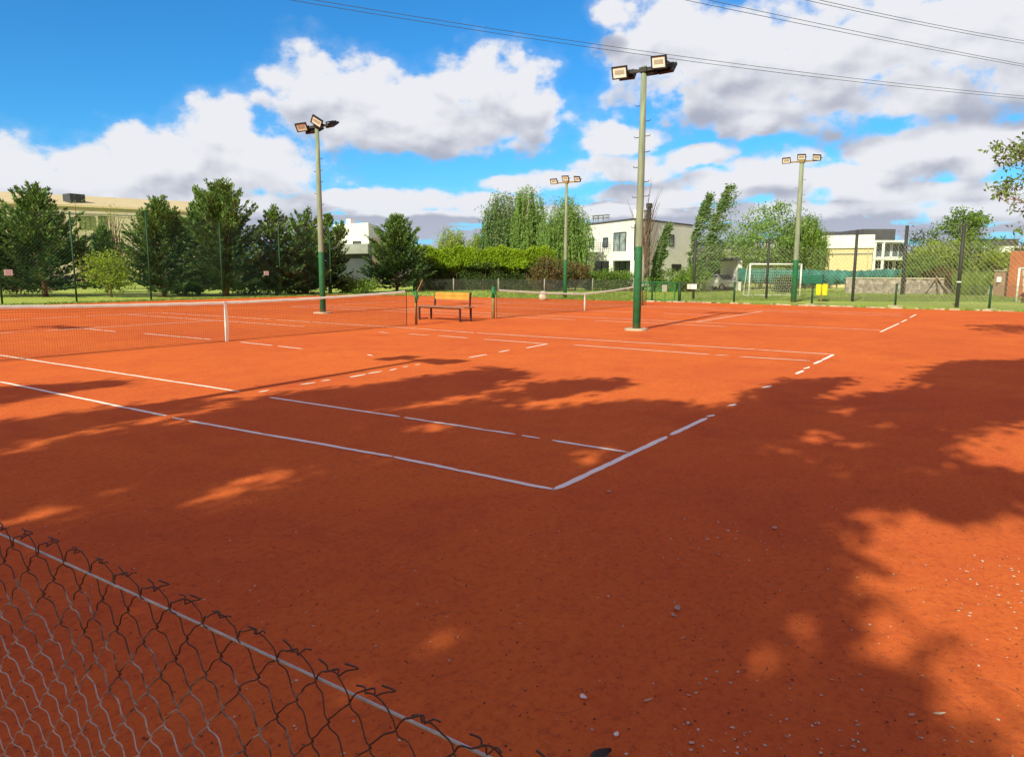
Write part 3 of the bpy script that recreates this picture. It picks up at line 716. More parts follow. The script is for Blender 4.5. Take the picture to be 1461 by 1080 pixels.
# bench
a, b_, c_ = np.array(G(598, 456)), np.array(G(657, 459.5)), np.array(G(674, 457))
ax_ = nrm(b_-a); ang = math.atan2(ax_[1], ax_[0]); L = np.linalg.norm(b_-a); dp = .42
root = empty('park_bench', (a[0], a[1], 0), 'wooden bench with bright orange back board and dark steel legs between the two nets', 'bench', None, ang)
side = 1   # depth goes to local +y (away from the viewer)
for (lx, ly) in ((.02, 0), (L-.02, 0), (.16, dp), (L+.08, dp)):
    p = MB(); p.box((lx, ly, .215), (.05, .05, .43)); p.build('leg', 'bench_steel', root)
p = MB()
for k in range(4): p.box((L/2+.05, .0+k*dp/3, .452+.002*k), (L+.30, dp/3-.022, .03))
p.build('seat', 'seat_wood', root)
p = MB(); p.box((.02, dp/2, .035), (.035, dp-.052, .03)); p.box((L-.02, dp/2, .035), (.035, dp-.052, .03)); p.box((L/2, 0, .415), (L-.1, .04, .035)); p.build('frame', 'bench_steel', root)
for lx in (.27, L-.02):
    p = MB(); p.bar((lx, dp+.06, .40), (lx, dp+.12, .93), .055, .035); p.build('back_post', 'bench_steel', root)
p = MB(); p.bar((.10+.2, dp+.075, .86), (L-.05, dp+.075, .86), .028, .10, (0, .1, 1)); p.bar((.10+.2, dp+.068, .74), (L-.05, dp+.068, .74), .028, .11, (0, .1, 1)); p.build('backrest', 'bench_wood', root)

# ================================================================== FLOODLIGHT POLES
def lamp_part(root, pos, face, down, size=(.43, .32), roll=0):
    """a floodlight: housing with fins, bracket, glass with LED boards"""
    n = Vector((math.cos(face)*math.cos(down), math.sin(face)*math.cos(down), -math.sin(down)))
    s_ = n.cross(Vector((0, 0, 1))).normalized(); tt = s_.cross(n).normalized()
    if roll: q = Matrix.Rotation(roll, 3, n); s_ = q @ s_; tt = q @ tt
    mt = Matrix((s_, tt, n)).transposed(); P = Vector(pos); wd, hg = size
    h = MB(); e = .030
    h.box(P-n*.03, (wd, hg, .05), mt)
    for sx in (-1, 1): h.box(P+s_*sx*(wd/2-e/2)+n*.008, (e, hg, .026), mt)
    for sy in (-1, 1): h.box(P+tt*sy*(hg/2-e/2)+n*.008, (wd-2*e, e, .0255), mt)
    for k in range(9): h.box(P-n*.08+s_*((k-4)*wd*.085), (.012, hg*.8, .055), mt)
    o = h.build('floodlight', 'black_metal', root)
    g = MB(); g.box(P+n*.001, (wd-2*e-.004, hg-2*e-.004, .010), mt); g.build('lens', 'lens', o)
    g = MB(); g.box(P+n*.0075+tt*.01, ((wd-2*e)*.72, (hg-2*e)*.42, .004), mt); g.build('led_board', 'led', o)
    k = MB(); 
    for sx in (-1, 1): k.bar(P+s_*sx*(wd/2+.012)-n*.02, P+s_*sx*(wd/2+.012)-n*.16-tt*.05, .04, .008, s_)
    k.bar(P-s_*(wd/2+.016)-n*.16-tt*.05, P+s_*(wd/2+.016)-n*.16-tt*.05, .04, .01, tt); k.build('bracket', 'black_metal', o)
def flood_pole(x, y, h, lamps, arm, label, r0=.112, r1=.072, pad=True, rot=0, seed=0):
    rs = np.random.RandomState(seed); root = empty('floodlight_pole', (x, y, 0), label, 'floodlight pole', 'floodlight poles around the courts')
    p = MB(); p.tube([(0, 0, -.2), (0, 0, h*.3), (0, 0, h*.65), (0, 0, h)], [r0, r0*.93, (r0+r1)/2, r1], 20); p.build('pole', 'pole', root, smooth=True)
    if pad: p = MB(); p.prism([(.34*math.cos(a)*(1+.12*math.sin(3*a)), .34*math.sin(a)*(1+.1*math.cos(2*a))) for a in np.linspace(0, 6.283, 15)[:-1]], -.01, .05); p.build('base', 'pale_concrete', root)
    z = 2.4; k = 0
    while z < h-.9:
        sd = 1 if k % 2 == 0 else -1; rr = r0+(r1-r0)*z/h
        q = MB(); q.tube([(0, -sd*rr*.9, z), (0, -sd*(rr+.13), z), (0, -sd*(rr+.15), z+.04)], .010, 6); q.build('step_peg', 'dark_steel', root)
        if k == 3 or k == 7: q = MB(); q.tube([(0, sd*rr*.9, z+.02), (0, sd*(rr+.13), z+.02), (0, sd*(rr+.15), z+.06)], .010, 6); q.build('step_peg', 'dark_steel', root)
        z += .42+rs.uniform(-.04, .04); k += 1
    q = MB(); q.box((0, 0, h-.10), (.07, 2*arm, .07)); q.box((0, 0, h-.10), (2*r1+.06, 2*r1+.06, .12)); q.build('crossarm', 'post_wood' if arm > .7 else 'dark_steel', root)
    for (lx, ly, lz, f, dn, rl) in lamps: lamp_part(root, (lx, ly, h+lz), f, dn, roll=rl)
    q = MB(); q.tube([(r1+.01, .02, h-.2), (r1+.03, .02, h*.6), (r0+.01, .02, 1.0)], .012, 5); q.build('conduit', 'dark_steel', root)
    return root
PI = math.pi
four = [(-.20, .62, -.12, PI+.10, R(22), 0), (.20, .55, -.12, .1, R(40), 0), (-.22, -.50, -.02, PI-.10, R(20), R(-4)), (.22, -.58, -.10, -.1, R(40), 0), (.16, -.16, -.16, 0, R(60), 0)]
fourb = [(-.20, .60, -.10, PI+.55, R(38), R(8)), (.20, .50, -.15, .1, R(35), 0), (-.20, -.22, .02, PI+.2, R(30), R(-38)), (.20, -.62, -.08, -.1, R(55), 0), (.16, .16, -.20, 0, R(60), 0)]
x, y = G(908, 471); H1 = hz(x, y, 95); flood_pole(x, y, H1, four, .62, 'tallest floodlight pole on a pale pad in the clay between both courts', seed=1)
x, y = G(461, 447); H2 = hz(x, y, 177); flood_pole(x, y, H2, fourb, .62, 'floodlight pole with green foot seen behind the strapped net', seed=2)
three = [(-.16, .78, -.02, PI+.15, R(28), R(2)), (-.16, 0, .10, PI, R(28), R(-2)), (-.16, -.78, .02, PI-.25, R(28), R(-10))]
x, y = G(1132, 431); H3 = hz(x, y, 228); flood_pole(x, y, H3, three, .85, 'three-lamp floodlight pole in the grass beside the white football goal', r0=.15, r1=.11, pad=False, seed=3)
x, y = G(806, 426.5); H4 = hz(x, y, 258); flood_pole(x, y, H4, three, .80, 'slim three-lamp floodlight pole in front of the drooping willow', r0=.11, r1=.08, pad=False, seed=4)
flood_pole(-4.75, 5.38, 7.05, four, .62, 'floodlight pole outside the near side of the court whose shadow crosses the service line', seed=5)
flood_pole(-4.85, 18.6, 7.05, four, .62, 'floodlight pole outside the far side of the net whose shadow lies behind it', seed=6)

# ================================================================== FAR FENCES
def mesh_panel(pts, z0, z1, sp, r_, m_, root, name='wire_mesh'):
    """diagonal chain-link wires between post positions pts"""
    mb = MB(); hgt = z1-z0
    for (a, b_) in zip(pts[:-1], pts[1:]):
        a = np.array(a); b_ = np.array(b_); L = np.linalg.norm(b_-a); d = (b_-a)/L
        s0 = -hgt
        while s0 < L:
            for sg in (1, -1):
                # wire from (s0,z0) to (s0+hgt,z1), clipped
                lo, hi = max(0, -s0), min(hgt, L-s0)
                if hi-lo > .05:
                    sa, sb = s0+lo, s0+hi
                    za, zb = (z0+lo, z0+hi)
                    if sg < 0: za, zb = z1-lo, z1-hi
                    pa = a+d*sa; pb_ = a+d*sb
                    mb.tube([(pa[0], pa[1], za), (pb_[0], pb_[1], zb)], r_, 3, False)
            s0 += sp
    return mb.build(name, m_, root)
# low fence along the clay on the right
posts = [G(930, 430.5), G(969, 431.5), G(1047, 433.2), G(1158, 435), G(1277, 437.5), G(1411, 442.3), (33.9, -7.5)]
root = empty('low_fence', (0, 0, 0), 'waist-high dark chain-link fence on short green posts along the clay edge', 'fence', 'fences around the courts')
for i, (x, y) in enumerate(posts):
    p = MB(); p.tube([(x, y, -.1), (x, y, 1.12)], .05 if i != 1 else .085, 10); o = p.build('post', 'dark_green', root, smooth=True)
    p = MB(); p.box((x-.02, y, .02), (.42, .46, .09), Matrix.Rotation(i, 3, 'Z')); p.build('footing', 'pale_concrete', root)
mesh_panel(posts[1:], .05, 1.05, .11, .0042, 'mesh_dark', root)
p = MB(); p.tube([(x, y, 1.06) for x, y in posts[1:]], .008, 5); p.tube([(x, y, .07) for x, y in posts[1:]], .005, 4); p.build('line_wire', 'mesh_dark', root)
# stones along the clay edge: pale broken kerb lumps
mb = MB()
for k in range(46):
    i = NR.randint(1, 6); a, b_ = np.array(EDGE[i]), np.array(EDGE[i+1]); q = a+(b_-a)*NR.rand()
    mb.box((q[0]+NR.normal(0, .05)+.05, q[1], .015), (NR.uniform(.08, .2), NR.uniform(.12, .5), NR.uniform(.05, .09)), Matrix.Rotation(NR.normal(0, .3), 3, 'Z'))
mb.build('kerb_rubble', 'pale_concrete', kind='stuff', label='pale broken kerb stones along the clay edge', category='stones')
# green gate
gx0, gy0 = G(962, 431); gx1, gy1 = G(921, 430)
root = empty('metal_gate', (0, 0, 0), 'low green metal gate with mesh top and open rails beside the thick fence post', 'gate')
ga, gb = np.array((gx0, gy0)), np.array((gx1+.2, gy1+.6)); 
p = MB()
for q in (0, 1): e_ = ga+(gb-ga)*q; p.tube([(e_[0], e_[1], .03), (e_[0], e_[1], 1.08)], .035, 8)
for z in (.08, .62, 1.06): p.tube([(ga[0], ga[1], z), (gb[0], gb[1], z)], .028, 6)
for q in (.25, .5, .75): e_ = ga+(gb-ga)*q; p.tube([(e_[0], e_[1], .08), (e_[0], e_[1], .62)], .015, 6)
p.build('gate_frame', 'green_paint', root)
mesh_panel([ga, gb], .62, 1.06, .06, .004, 'green_paint', root, 'gate_mesh')
# signs on the low fence
def plate(x, y, z, w_, h_, face, label, m_='sign_white', ink=True):
    root = empty('notice_board', (x, y, z), label, 'sign', 'small notice plates on the fences'); root.rotation_euler = (0, 0, face)
    p = MB(); p.box((0, 0, 0), (.012, w_, h_)); p.build('plate', m_, root)
    if ink:
        p = MB()
        for k in range(3): p.box((.0075, 0, h_*(.25-.25*k)), (.003, w_*(.7-.14*(k % 2)), h_*.045))
        p.build('print', 'sign_ink', root)
toc = lambda x, y: math.atan2(CAM[1]-y, CAM[0]-x)
x, y = G(987, 431.8); z = hz(x, y, 409); plate(x-.08, y, z, .52, .26, PI, 'wide white notice plate on the low fence in front of the windblown poplars')
x, y = G(948, 430.8); z = hz(x, y, 411.5); plate(x-.06, y, z, .28, .38, PI, 'small pale grey notice plate on the green gate', 'mesh_grey', False)
# tall fence round the football pitch
tall = [(989, 428, 340), (1093, 427.5, 340), (1216, 430, 329), (1365, 438.5, 322)]
root = empty('tall_fence', (0, 0, 0), 'tall grey chain-link fence with black posts around the football pitch', 'fence', 'fences around the courts')
tp = []
for (u, v, vt) in tall:
    x, y = G(u, v); x = max(x, 34.9); h = min(hz(x, y, vt), 4.3); tp.append((x, y))
    p = MB(); p.tube([(x, y, -.1), (x, y, h)], .085 if u > 1100 else .075, 10); p.build('post', 'dark_steel', root, smooth=True)
    if u == 1365:
        p = MB(); p.tube([(x, y, 1.18), (x, y, 1.24)], .1, 10); p.build('band', 'sign_white', root)
        p = MB(); p.bar((x, y, h), (x-.1, y-.35, h+.12), .04, .04); p.bar((x, y, h), (x, y+.4, h+.05), .04, .04); p.build('outrigger', 'dark_steel', root)
x, y = at(1289, 54); h = hz(x, y, 322); p = MB(); p.tube([(x, y, -.1), (x, y, h)], .12, 10); p.build('post', 'dark_steel', root, smooth=True)
mesh_panel([tp[0], tp[1], tp[2], tp[3], G(1500, 444)], .05, 3.1, .23, .0062, 'mesh_grey', root)
# tall fence at the far end of the first court (behind the strapped net)
root = empty('end_fence', (0, 0, 0), 'tall thin green-posted mesh fence in front of the dark conifers', 'fence', 'fences around the courts')
ep = []
for (u, v, vt) in ((-120, 437, 296), (0, 433, 300), (107, 430, 302), (214, 428, 300), (317, 426, 318), (400, 425, 325), (472, 423, 330)):
    x, y = G(u, v+1.6); y = 34.6 if u < 480 else y; 
    r = ray(u, 400); k = (34.6-CAM[1])/r[1]; x = CAM[0]+r[0]*k
    h = min(hz(x, y, vt), 4.7); ep.append((x, y)); p = MB(); p.tube([(x, y, -.1), (x, y, h)], .045, 8); p.build('post', 'dark_green', root, smooth=True)
mesh_panel(ep, .05, 4.2, .17, .0032, 'mesh_green', root)
p = MB(); p.tube([(x, y, 4.22) for x, y in ep], .012, 5); p.build('line_wire', 'mesh_green', root)
x, y = at(590, 58); h = hz(x, y, 350); p = MB(); p.tube([(x, y, -.1), (x, y, h)], .07, 8); p.build('post', 'green_paint', root, smooth=True)
ss = ep[0]
for (u, v, lab) in ((12, 389, 'small white notice plate in front of the dark conifer nearest the frame edge'), (380, 390, 'small white notice plate on the end fence beside the thin grey tree stem')):
    r = ray(u, v); k = (34.5-CAM[1])/r[1]; x = CAM[0]+r[0]*k; plate(x, 34.5, CAM[2]+r[2]*k, .34, .26, -PI/2, lab)
# dark mesh fence beyond the lawn in front of the hedge
root = empty('lawn_fence', (0, 0, 0), 'low dark mesh fence with pale posts running in front of the long hedge', 'fence', 'fences around the courts')
lp = []
for u in (600, 647, 711, 777, 846, 905):
    x, y = at(u, 58 if u < 800 else 61); h = 1.05; lp.append((x, y)); p = MB(); p.tube([(x, y, -.1), (x, y, h)], .05, 8); p.build('post', 'mesh_grey', root, smooth=True)
mesh_panel(lp, .03, .98, .09, .0075, 'mesh_dark', root)

# ================================================================== THINGS ON THE LAWN
# football goals
def goal(pa, pb, h, dep, label, netm=True):
    a, b_ = np.array(pa), np.array(pb); L = np.linalg.norm(b_-a); ang = math.atan2(b_[1]-a[1], b_[0]-a[0])
    root = empty('football_goal', (a[0], a[1], 0), label, 'goal', 'football goals', ang)
    p = MB(); p.tube([(0, 0, -.05), (0, 0, h)], .055, 10); p.tube([(L, 0, -.05), (L, 0, h)], .055, 10); p.tube([(-.05, 0, h), (L+.05, 0, h)], .055, 10); p.build('goal_frame', 'white_paint', root, smooth=True)
    p = MB()
    for x in (0, L): p.tube([(x, 0, h-.02), (x, dep*.5, h-.1), (x, dep, .05), (x, 0, .04)], .025, 6)
    p.tube([(0, dep, .05), (L, dep, .05)], .025, 6); p.build('back_frame', 'white_paint', root)
    if netm:
        p = MB()
        n = int(L/.14)
        for i in range(n+1): x = L*i/n; p.tube([(x, 0, h-.03), (x, dep*.55, h-.3), (x, dep, .05)], .0045, 3, False)
        for k in range(12): q = k/11; p.tube([(0, dep*min(1, .1+q), h-.1-(h-.15)*q), (L, dep*min(1, .1+q), h-.1-(h-.15)*q)], .0045, 3, False)
        p.build('net', 'white_band', root)
g1a, g1b = at(1070, 49.5), at(1143, 49.5)
goal(g1b, g1a, hz(*g1a, 377), -1.2, 'white football goal frame with net behind the three-lamp floodlight pole')
q1, q2 = at(1454, 41.5), at(1510, 40); goal(q2, q1, hz(*q1, 383), -1.1, 'white football goal cut by the frame edge in front of the orange wall')
# yellow litter bins hung on a post
x, y = at(1174, 41.2)
root = empty('litter_bins', (x, y, 0), 'pair of bright yellow litter bins hanging on a short post', 'litter bin'); root.rotation_euler = (0, 0, math.atan2(CAM[1]-y, CAM[0]-x))
p = MB(); p.tube([(0, 0, -.1), (0, 0, 1.12)], .035, 8); p.tube([(0, 0, 1.12), (0, 0, 1.2)], .03, 8); p.build('post', 'post_wood', root)
for s_ in (-1, 1):
    p = MB(); n = 14; prof = [(.35, .11), (.37, .135), (.62, .15), (.92, .155), (.99, .135)]
    vs = []; fs = []
    for z, r_ in prof:
        for k in range(n): a = 2*PI*k/n; vs.append((r_*math.cos(a)*.9+.03, s_*.165+r_*math.sin(a), z))
    for i in range(len(prof)-1):
        for k in range(n): fs.append((i*n+k, i*n+(k+1) % n, (i+1)*n+(k+1) % n, (i+1)*n+k))
    fs += [tuple(range(n-1, -1, -1)), tuple((len(prof)-1)*n+k for k in range(n))]
    p.add(vs, fs); o = p.build('bin', 'yellow', root, smooth=False)
    p = MB(); p.tube([(.03+.15*math.cos(g), s_*.165+.16*math.sin(g), 1.0) for g in np.linspace(0, 6.283, 15)], .014, 5, False); p.build('rim', 'yellow', o)
# green box on the fence post near the bins
x, y = G(1158, 435); x += .12
root = empty('green_cabinet', (x, y, 0), 'dark green slatted box fixed to a fence post near the yellow bins', 'box')
z0, z1 = hz(x, y, 406), hz(x, y, 391)
p = MB(); p.box((.05, 0, (z0+z1)/2), (.3, .86, (z1-z0)*.9)); p.build('body', 'teal_screen', root)
p = MB()
for k in range(4): p.box((-.115, 0, z0+(z1-z0)*(.2+.2*k)), (.03, .80, .035))
p.build('slats', 'green_paint', root)
# white sack by the far net
x, y = at(775, 41.5)
root = empty('plastic_sack', (x, y, 0), 'pale crumpled sack standing at the clay edge beyond the farther net', 'sack')
p = MB(); n = 14; prof = [(0, .13), (.03, .19), (.16, .20), (.30, .17), (.40, .13), (.46, .15), (.50, .07)]; vs = []; fs = []
for z, r_ in prof:
    for k in range(n): a = 2*PI*k/n; q = 1+.12*math.sin(3*a+z*9)+.08*math.sin(5*a-z*14); vs.append((r_*q*math.cos(a), r_*q*1.2*math.sin(a), z))
for i in range(len(prof)-1):
    for k in range(n): fs.append((i*n+k, i*n+(k+1) % n, (i+1)*n+(k+1) % n, (i+1)*n+k))
fs += [tuple((len(prof)-1)*n+k for k in range(n))]; p.add(vs, fs); p.build('bag', 'pale_concrete', root, smooth=True)
p = MB(); p.box((-.2, 0, .25), (.012, .16, .14)); p.build('patch', 'sign_white', root)
# dog at the right edge beside the goal post
x, y = at(1463, 40.6)
root = bpy.data.objects.new('dog', None)
me = bpy.data.meshes.new('dog'); P_ = [(0, 0, .47), (.22, 0, .48), (.46, 0, .50), (.60, 0, .62), (.70, 0, .72), (.84, 0, .69), (.05, .09, .30), (.0, .10, .16), (.03, .10, .02), (.05, -.09, .30), (.0, -.10, .16), (.03, -.10, .02), (.46, .09, .28), (.46, .09, .02), (.46, -.09, .28), (.46, -.09, .02), (-.14, 0, .42), (-.24, 0, .30)]
Ed = [(0, 1), (1, 2), (2, 3), (3, 4), (4, 5), (0, 6), (6, 7), (7, 8), (0, 9), (9, 10), (10, 11), (2, 12), (12, 13), (2, 14), (14, 15), (0, 16), (16, 17)]
me.from_pydata(P_, Ed, []); me.materials.append(MATS['dog_brown'])
dog = bpy.data.objects.new('dog', me); COL.objects.link(dog); dog.location = (x, y, 0); dog.rotation_euler = (0, 0, -PI/2-.4)
dog['label'] = 'dark brown dog standing under the goal post by the orange wall'; dog['category'] = 'dog'
sm = dog.modifiers.new('skin', 'SKIN'); rr = [.13, .13, .15, .09, .09, .045, .07, .04, .03, .07, .04, .03, .06, .03, .06, .03, .03, .018]
for i, r_ in enumerate(rr): me.skin_vertices[0].data[i].radius = (r_, r_)
me.skin_vertices[0].data[1].use_root = True
dog.modifiers.new('sub', 'SUBSURF').levels = 1
bpy.data.objects.remove(root)
# tripod of logs
x, y = at(1336, 56)
root = empty('log_tripod', (x, y, 0), 'grey branches leaned together over a dark brush pile under the shrubs', 'log pile')
for k in range(6):
    a = k*1.05+.3; p = MB(); p.tube([(1.0*math.cos(a), 1.2*math.sin(a), 0), (0, 0, 1.15+.06*k)], [.06, .045], 7); p.build('log', 'log' if k % 2 else 'bark_grey', root)

# ================================================================== BUILDINGS
def wall_pt(A, B, u):
    """where picture column u meets the wall line A-B (ground plan)"""
    r = ray(u, 387); A = np.array(A); d = np.array(B)-A
    M_ = np.array([[r[0], -d[0]], [r[1], -d[1]]]); s_ = np.linalg.solve(M_, A-CAM[:2]); return A+d*s_[1]
def cbox(poly, z0, z1, name, m_, root): return MB().prism(poly, z0, z1).build(name, m_, root)
def opening(root, A, B, u0, v0, u1, v1, glassm='glass', framem='dark_steel', mull=1, name='window', proud=.05):
    p0, p1 = wall_pt(A, B, u0), wall_pt(A, B, u1); z1, z0 = hz(*p0, v0), hz(*p0, v1)
    a = Vector((*p0, 0)); b_ = Vector((*p1, 0)); d = (b_-a).normalized(); nn = Vector((d.y, -d.x, 0))
    if nn.dot(Vector((CAM[0], CAM[1], 0))-a) < 0: nn = -nn
    f = MB(); L = (b_-a).length; h = z1-z0; e = .09
    for q in (0, L): f.bar(a+d*q+nn*proud*.5+Vector((0, 0, z0)), a+d*q+nn*proud*.5+Vector((0, 0, z1)), e, proud+.02, nn)
    for z in (z0, z1): f.bar(a+d*(e/2)+nn*proud*.5+Vector((0, 0, z)), b_-d*(e/2)+nn*proud*.5+Vector((0, 0, z)), proud+.02, e)
    for k in range(mull): q = L*(k+1)/(mull+1); f.bar(a+d*q+nn*.035+Vector((0, 0, z0+e/2)), a+d*q+nn*.035+Vector((0, 0, z1-e/2)), .06, .05, nn)
    o = f.build(name, framem, root)
    g = MB(); mt = Matrix((d, nn, Vector((0, 0, 1)))).transposed(); g.box((a+b_)/2+nn*.006+Vector((0, 0, (z0+z1)/2)), (L-e, .02, h-e), mt); g.build('pane', glassm, o)
    return o
# white two-storey house
A = at(833, 84); Cc = at(905, 74); Rr = at(986, 84); back = (Rr[0]+A[0]-Cc[0], Rr[1]+A[1]-Cc[1])
top = hz(*Cc, 313.5); root = empty('white_house', (*Cc, 0), 'white two-storey house with dark windows, roof railing and black chimney flue', 'house')
cbox([A, Cc, Rr, back], -.1, top, 'wall', 'white_wall', root)
ce = np.array([(A[0]+Rr[0])/2, (A[1]+Rr[1])/2])
cbox([tuple(ce+(np.array(p)-ce)*1.012) for p in (A, Cc, Rr, back)], top, top+.16, 'parapet_cap', 'slate', root)
mid = hz(*A, 362)
A2 = at(812, 83); nrmv = nrm(np.array([CAM[0]-A[0], CAM[1]-A[1]])); f0 = tuple(np.array(A2)+nrmv*2.2); f1 = tuple(wall_pt(A, Cc, 902)+nrmv*2.0)
cbox([f0, f1, tuple(wall_pt(A, Cc, 902)), A2], hz(*f0, 373), hz(*f0, 361), 'terrace', 'white_wall', root)
for u in (822, 843, 872.5, 903): p = wall_pt(f0, f1, u); cbox([(p[0]-.2, p[1]-.2), (p[0]+.2, p[1]-.2), (p[0]+.2, p[1]+.2), (p[0]-.2, p[1]+.2)], -.1, hz(*f0, 373.2), 'column', 'white_wall', root)
opening(root, A, Cc, 847, 371, 870, 394, 'glass', mull=1); opening(root, A, Cc, 876, 371, 901, 394, 'glass', mull=2)
opening(root, A, Cc, 840, 340.5, 847, 353, mull=0); opening(root, A, Cc, 860, 340, 866.5, 353, mull=0)
opening(root, A, Cc, 875, 333, 892, 361, 'curtain_glass', mull=1)
opening(root, Cc, Rr, 953, 335, 959.5, 351, mull=0); opening(root, Cc, Rr, 958, 377.5, 971, 387, 'dark_open', mull=0)
rl = MB(); ra, rb = np.array(wall_pt(f0, f1, 835)), np.array(wall_pt(f0, f1, 871)); zt = hz(*f0, 361)
for k in range(13): q = ra+(rb-ra)*k/12; rl.tube([(q[0], q[1], zt), (q[0], q[1], zt+.95)], .02, 4)
for z in (.95, .5, .7, .3): rl.tube([(*ra, zt+z), (*rb, zt+z)], .02, 4)
rl.build('railing', 'dark_steel', root)
rp = np.array(at(912, 78)); cbox([(rp[0]-.6, rp[1]-.6), (rp[0]+.6, rp[1]-.6), (rp[0]+.6, rp[1]+.6), (rp[0]-.6, rp[1]+.6)], top, hz(*rp, 300), 'chimney', 'white_wall', root)
fl = np.array(wall_pt(Cc, Rr, 923))+nrmv*.35; p = MB(); p.tube([(*fl, 1), (*fl, hz(*fl, 297))], .22, 10); p.tube([(*fl, hz(*fl, 297)), (*fl, hz(*fl, 290.5))], .32, 10); p.build('flue', 'dark_steel', root)
p = MB(); q = wall_pt(A, Cc, 904); q = q+nrmv*.15; p.tube([(*q, .5), (*q, hz(*q, 320))], .07, 8); p.build('downpipe', 'dark_steel', root)
p = MB(); q1_, q2_ = np.array(at(845, 86)), np.array(at(866, 84)); zt_ = hz(*q1_, 316)
for z in (hz(*q1_, 308.5), hz(*q1_, 312)): p.bar((*q1_, z), (*q2_, z), .5, .1)
for k in range(4): q = q1_+(q2_-q1_)*k/3; p.tube([(*q, top-.2), (*q, hz(*q1_, 308.5))], .06, 5)
p.build('roof_rack', 'grey_wall', root); rebase(root)
# warehouse behind the conifers
A = at(-70, 92); B = at(318, 110); dv = nrm(np.array([-(B[1]-A[1]), B[0]-A[0]])); dv = dv if dv@HF > 0 else -dv
root = empty('warehouse', (*A, 0), 'long beige warehouse with pale roof rim and green shutter strips behind the conifers', 'warehouse')
zt = hz(*wall_pt(A, B, 75), 291); ztop = hz(*wall_pt(A, B, 75), 279)
cbox([A, B, tuple(np.array(B)+dv*25), tuple(np.array(A)+dv*25)], -.1, zt*1.0, 'wall', 'warehouse_wall', root)
ins = lambda P_, k: tuple(np.array(P_)+dv*k)
p = MB(); p.add([(*ins(A, -.3), zt), (*ins(B, -.3), zt), (*ins(B, 12), ztop+1.2), (*ins(A, 12), ztop+1.2), (*ins(B, 25), zt), (*ins(A, 25), zt), (*ins(A, -.3), zt-.25), (*ins(B, -.3), zt-.25)], [(0, 1, 2, 3), (3, 2, 4, 5), (6, 7, 1, 0)]); p.build('roof', 'beige_wall', root)
p = MB(); a_, b_ = wall_pt(A, B, 20)-dv*.03, wall_pt(A, B, 300)-dv*.03; p.bar((*a_, hz(*wall_pt(A, B, 150), 306)), (*b_, hz(*wall_pt(A, B, 150), 306)), .06, .12); p.build('seam', 'grey_wall', root)
for (u0, u1) in ((119, 141), (146, 158), (60, 84), (232, 250)): opening(root, A, B, u0, 308.5, u1, 327, 'green_shutter', 'green_shutter', 2)
q = np.array(wall_pt(A, B, 116))+dv*3; cbox([(q[0]-1, q[1]-1), (q[0]+1, q[1]-1), (q[0]+1, q[1]+1), (q[0]-1, q[1]+1)], zt, hz(*q, 277.5), 'vent', 'dark_wall', root); rebase(root)
# white house with a slate roof wing between the conifers
A = at(478, 96); B = at(527, 92); E_ = at(560, 104)
root = empty('gabled_house', (*B, 0), 'white block house with dark slate roof wing seen between conifers', 'house')
bk = (E_[0]+A[0]-B[0], E_[1]+A[1]-B[1]); zt = hz(*B, 318); zm = hz(*B, 348)
cbox([A, B, tuple(np.array(B)+HF*9), tuple(np.array(A)+HF*9)], zm, zt, 'upper_wall', 'white_paint', root)
cbox([tuple(np.array(A)-HF*.6), tuple(np.array(B)-HF*.6), tuple(np.array(B)+HF*8.9), tuple(np.array(A)+HF*8.9)], hz(*B, 362), zm, 'canopy', 'grey_wall', root)
cbox([tuple(np.array(A)+HF*.5), tuple(np.array(B)+HF*.5), tuple(np.array(B)+HF*8.8), tuple(np.array(A)+HF*8.8)], -.1, hz(*B, 362), 'ground_floor', 'dark_wall', root)
opening(root, A, B, 505.5, 345, 516, 348.5, mull=0, proud=.1)
S1, S2 = np.array(B)+HF*2, np.array(E_)+HF*2
p = MB(); p.add([(*S1, hz(*B, 322)), (*S2, hz(*B, 337)), (*(S2+HF*8), hz(*B, 337)), (*(S1+HF*8), hz(*B, 322)), (*S1, -.1), (*S2, -.1), (*(S2+HF*8), -.1), (*(S1+HF*8), -.1)], [(0, 1, 2, 3)]); p.build('roof', 'slate', root)
cbox([tuple(S1), tuple(S2), tuple(S2+HF*8), tuple(S1+HF*8)], -.1, hz(*B, 338), 'wing_wall', 'beige_wall', root)
q = np.array(at(502, 97)); cbox([(q[0]-.4, q[1]-.4), (q[0]+.4, q[1]-.4), (q[0]+.4, q[1]+.4), (q[0]-.4, q[1]+.4)], zt, hz(*q, 313), 'chimney', 'white_paint', root); rebase(root)
# cream building with dark windowed wing on the right
A = at(1138, 84); B = at(1243, 80); E_ = at(1290, 80)
root = empty('cream_building', (*B, 0), 'cream building with white upper band and grey windowed wing behind the green screen', 'house')
z0_, z1_ = hz(*B, 354), hz(*B, 335)
cbox([A, B, tuple(np.array(B)+HF*12), tuple(np.array(A)+HF*12)], -.1, z0_, 'wall', 'cream_wall', root)
cbox([tuple(np.array(A)-HF*.25), tuple(np.array(B)-HF*.25), tuple(np.array(B)+HF*12.2), tuple(np.array(A)+HF*12.2)], z0_, z1_, 'upper_band', 'white_paint', root)
p = MB(); a_, b_ = np.array(A)-HF*.08, np.array(B)-HF*.08
p.bar((*a_, hz(*B, 362)), (*b_, hz(*B, 362)), .08, .10); p.build('trim', 'grey_wall', root)
for u in (1217, 1236): q = wall_pt(A, B, u)-HF*.1; p = MB(); p.tube([(*q, .2), (*q, z0_)], .05, 6); p.build('downpipe', 'beige_wall', root)
W1 = np.array(B)+HF*1.0+np.array([.02, -.02]); W2 = np.array(E_)+HF*1.0
cbox([tuple(W1), tuple(W2), tuple(W2+HF*10), tuple(W1+HF*10)], -.1, hz(*B, 343), 'wing_wall', 'grey_wall', root)
